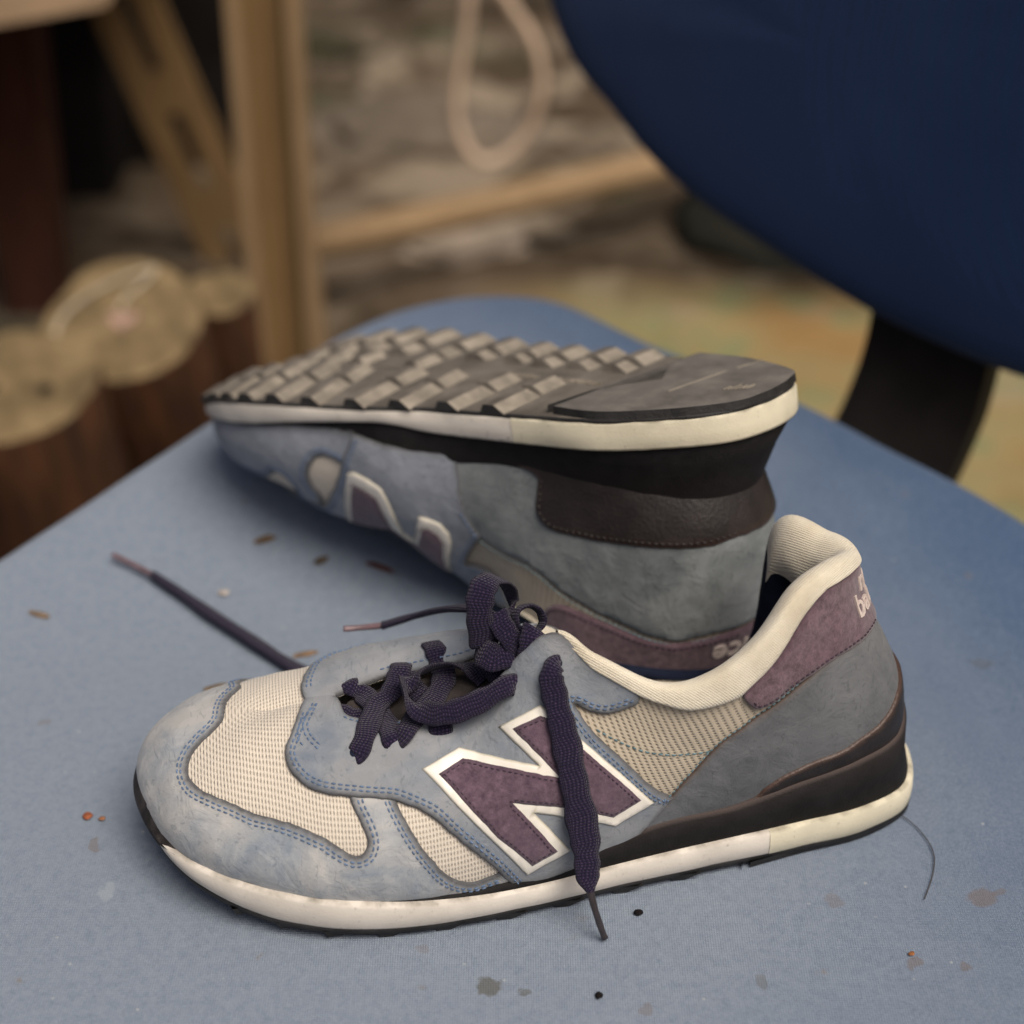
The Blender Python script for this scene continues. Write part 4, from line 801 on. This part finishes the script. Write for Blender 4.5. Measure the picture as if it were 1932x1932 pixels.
def slab(name, quad, thick, m, label=None, cat=None, parent=None, group=None):
    """a board given by its front outline and thickness away from the viewer"""
    Q = np.array(quad, float); nrm = np.cross(Q[1]-Q[0], Q[2]-Q[0]); nrm /= np.linalg.norm(nrm)
    if nrm[1] < 0: nrm = -nrm; Q = Q[::-1]
    n = len(Q); V = list(Q)+list(Q+nrm*thick); F_ = [tuple(range(n))[::-1], tuple(range(n, 2*n))]+[(i, (i+1) % n, n+(i+1) % n, n+i) for i in range(n)]
    o = mesh(name, V, F_, m, parent, smooth=False)
    if label: tag(o, label, cat, group)
    return o
C0 = np.array([0, -DIST*math.cos(TH), DIST*math.sin(TH)])
# channel post
post = tag(empty('channel_post', (-.25, 1.02, -.45)), 'upright tan metal channel post behind the overturned toe', 'post')
pz0, pz1 = .6, -.45
def pcol(name, x0, x1, y0, y1, xb0, xb1, m, parent):
    V = []
    for z, a, b in ((pz1, xb0, xb1), (pz1+.14, x0, x1), (pz0, x0, x1)):
        V += [(a, y0, z), (b, y0, z), (b, y1, z), (a, y1, z)]
    F_ = [(0, 1, 2, 3)[::-1], (8, 9, 10, 11)]+[(4*k+i, 4*k+(i+1) % 4, 4*k+4+(i+1) % 4, 4*k+4+i) for k in range(2) for i in range(4)]
    pv = Vector((-.25, 1.02, -.45)); return mesh(name, [tuple(Vector(v)-pv) for v in V], F_, m, parent, smooth=False)
pcol('flange', -.277, -.264, .995, 1.03, -.279, -.264, WTAN, post); pcol('web', -.264, -.219, 1.015, 1.03, -.264, -.219, WTAN2, post); pcol('flange', -.219, -.206, .995, 1.03, -.219, -.199, WTAN, post)
# slotted brace
br = tag(empty('slotted_brace', (-.4, 1.3, -.3)), 'slanting brown slotted metal brace left of the channel post', 'brace')
a0, a1 = np.array([-.505, 1.3, .07]), np.array([-.335, 1.3, -.45]); ax = (a1-a0)/np.linalg.norm(a1-a0); sd_ = np.array([-ax[2], 0, ax[0]]); Lb = np.linalg.norm(a1-a0); bp = np.array([-.4, 1.3, -.3])
def bq(name, s0, s1, w0, w1): return mesh(name, [tuple(a0+ax*s+sd_*w+np.array([0, y, 0])-bp) for y in (0, .012) for s, w in ((s0, w0), (s1, w0), (s1, w1), (s0, w1))], [(0, 1, 2, 3), (4, 7, 6, 5), (0, 4, 5, 1), (1, 5, 6, 2), (2, 6, 7, 3), (3, 7, 4, 0)], WTAN2, br, smooth=False)
bq('rail', 0, Lb, -.040, -.009); bq('rail', 0, Lb, .009, .040)
for s in (.0, .15, .30, .45): bq('web', s, s+.05, -.009, .009)
# horizontal bar
def tube(name, P, r, m, label=None, cat=None, parent=None, n=10, seg=8):
    A = crspline(np.array(P, float), seg) if seg > 1 else np.array(P, float); V = []; F_ = []
    for i, p in enumerate(A):
        t = A[min(i+1, len(A)-1)]-A[max(i-1, 0)]; t /= np.linalg.norm(t); b = np.cross(t, [0.1, .2, 1.]); b /= np.linalg.norm(b); c = np.cross(b, t)
        for k in range(n): a = 2*math.pi*k/n; V.append(p+(b*math.cos(a)+c*math.sin(a))*r)
    for i in range(len(A)-1):
        for k in range(n): F_.append((i*n+k, i*n+(k+1) % n, (i+1)*n+(k+1) % n, (i+1)*n+k))
    F_ += [tuple(range(n))[::-1], tuple((len(A)-1)*n+k for k in range(n))]
    o = mesh(name, V, F_, m, parent)
    if label: tag(o, label, cat)
    return o
tube('floor_rail', [(-.24, 1.14, -.362), (.0, 1.28, -.362), (.35, 1.5, -.362)], .0205, WTAN, 'round tan rail running low from the channel post towards the backrest', 'rail', seg=2)
tube('hanging_cord', [(-.035,1.35,.1),(-.05,1.35,-.138),(-.06,1.35,-.213),(-.067,1.35,-.264),(-.063,1.35,-.307),(-.043,1.35,-.338),(-.017,1.35,-.338),(.012,1.35,-.314),(.031,1.35,-.271),(.034,1.35,-.226),(.018,1.35,-.181),(-.008,1.35,-.140),(-.05,1.36,-.06),(-.06,1.37,.1)], .0068, CORD, 'tan cord hanging in a loop beside the backrest', 'cord')
# table top corner, red post, crate
slab('board', [(-.75,.9,-.085),(-.37,.9,-.020),(-.37,1.5,-.020),(-.75,1.5,-.085)], .03, PLANK, 'pale wooden board crossing the top left corner', 'board')
slab('wooden_post', [(-.585,1.15,-.45),(-.520,1.15,-.45),(-.500,1.15,.05),(-.575,1.15,.05)], .06, WRED, 'dark red brown wooden post standing behind the sawn logs', 'post')
slab('dark_crate', [(-.66,1.5,-.45),(-.525,1.5,-.45),(-.515,1.5,.1),(-.66,1.5,.1)], .3, WDARK, 'black crate in the shade under the board', 'crate')
slab('dark_partition', [(-1.0,1.62,-.45),(-.31,1.62,-.45),(-.31,1.62,.4),(-1.0,1.62,.4)], .05, WDARK, 'tall dark partition behind the slotted brace', 'partition')
def log(name, x, y, r, h, tilt, label, seed):
    root = tag(empty(name, (x, y, -.45)), label, 'log', 'sawn logs standing on the ground'); root.rotation_euler = (math.radians(tilt), 0, 0); n = 56; V = []
    rad = [r*(1+.11*noise.noise(Vector((math.cos(2*math.pi*i/n)*1.1, math.sin(2*math.pi*i/n)*1.1, seed)))*1.+.03*noise.noise(Vector((i*.8, 0, seed)))) for i in range(n)]
    for z, s in ((-.08, 1.1), (h*.3, 1.04), (h*.7, 1.), (h-.006, 1.), (h, .975)):
        for i in range(n): a = 2*math.pi*i/n; q = rad[i]*s*(1+.05*noise.noise(Vector((i*.7, z*7, seed)))); V.append((math.cos(a)*q, math.sin(a)*q, z))
    F_ = [(k*n+i, k*n+(i+1) % n, (k+1)*n+(i+1) % n, (k+1)*n+i) for k in range(4) for i in range(n)]; mesh('bark', V, F_, WSIDE, root)
    V = [(math.cos(2*math.pi*i/n)*rad[i]*.975, math.sin(2*math.pi*i/n)*rad[i]*.975, h) for i in range(n)]+[(0, 0, h+.002)]
    mesh('cut_face', V, [(i, (i+1) % n, n) for i in range(n)], WTOP, root); return root
L1 = (-.325, .74, .068, .27, 24); L2 = (-.395, .60, .066, .245, 16)
l1 = log('sawn_log', *L1, 'larger sawn log with a small pink scrap on its cut top', 1)
l2 = log('sawn_log.001', *L2, 'sawn log with two dark nail holes at the left edge of the picture', 2)
l3 = log('sawn_log.002', -.258, .77, .032, .24, 14, 'thin sawn log half hidden between the large log and the channel post', 3)
def on_top(L, dx, dy, dz):
    m = Matrix.Translation((L[0], L[1], -.45)) @ Matrix.Rotation(math.radians(L[4]), 4, 'X'); return m @ Vector((dx, dy, L[3]+.002+dz))
hv = [tuple(on_top(L1, math.copysign(abs(math.sin(t))**3, math.sin(t))*.013, (13*math.cos(t)-5*math.cos(2*t)-2*math.cos(3*t)-math.cos(4*t))/16*.012-.004, zz)) for zz in (0, .002) for t in np.linspace(0, 2*math.pi, 25)[:-1]]
tag(mesh('fabric_scrap', hv, [tuple(range(24, 48))[::-1]]+[(i, (i+1) % 24, 24+(i+1) % 24, 24+i) for i in range(24)], plain('pink_scrap', (.45, .29, .22), .9)), 'small pink scrap in the middle of the larger log top', 'scrap')
tube('string', [tuple(on_top(L1, *p, .002)) for p in ((-.055, -.03), (-.05, .0), (-.03, .025), (-.005, .042), (.02, .052), (.012, .035), (.0, .02), (-.004, .006))], .0022, plain('cream_string', (.42, .35, .25), .9), 'cream string curving over the larger log top', 'string')
for dx in (-.018, .026):
    V, F_ = cyl(0, 0, 0, .0016, .0055, .0055, 12); o = mesh('nail_hole', V, F_, WDARK, l2); o.location = (dx, -.005, L2[3]+.001)
# rubble
def rock(name, x, y, r, h, label, seed, col):
    n, m_ = 20, 10; V = []
    for j in range(m_+1):
        ph = math.pi/2*j/m_
        for i in range(n):
            a = 2*math.pi*i/n; d = Vector((math.cos(a)*math.cos(ph), math.sin(a)*math.cos(ph), math.sin(ph))); q = 1+.4*noise.noise(d*1.6+Vector((seed, 0, 0)))+.15*noise.noise(d*4+Vector((0, seed, 0))); V.append((d.x*r*q, d.y*r*q*.8, d.z*h*q))
    F_ = [(j*n+i, j*n+(i+1) % n, (j+1)*n+(i+1) % n, (j+1)*n+i) for j in range(m_) for i in range(n)]
    o = mesh(name, V, F_, plain('rubble_'+str(seed), col, .95, .3, 18, .003, .1)); o.location = (x, y, -.45); tag(o, label, 'rubble'); return o
rock('rubble_heap', -.07, 1.36, .085, 0.0135, 'pale rubble patch just below the tan rail', 1, (.36, .29, .22))
rock('rubble_heap.001', -.13, 1.75, .16, 0.027, 'tall pale rubble heap between post and cord loop', 2, (.15, .12, .09))
rock('shade_mound', .36, 1.40, .17, .05, 'dark low mound added as shade on the ground beside the backrest', 6, (.016, .016, .012))  # added dark mound standing in for the shade beneath the backrest
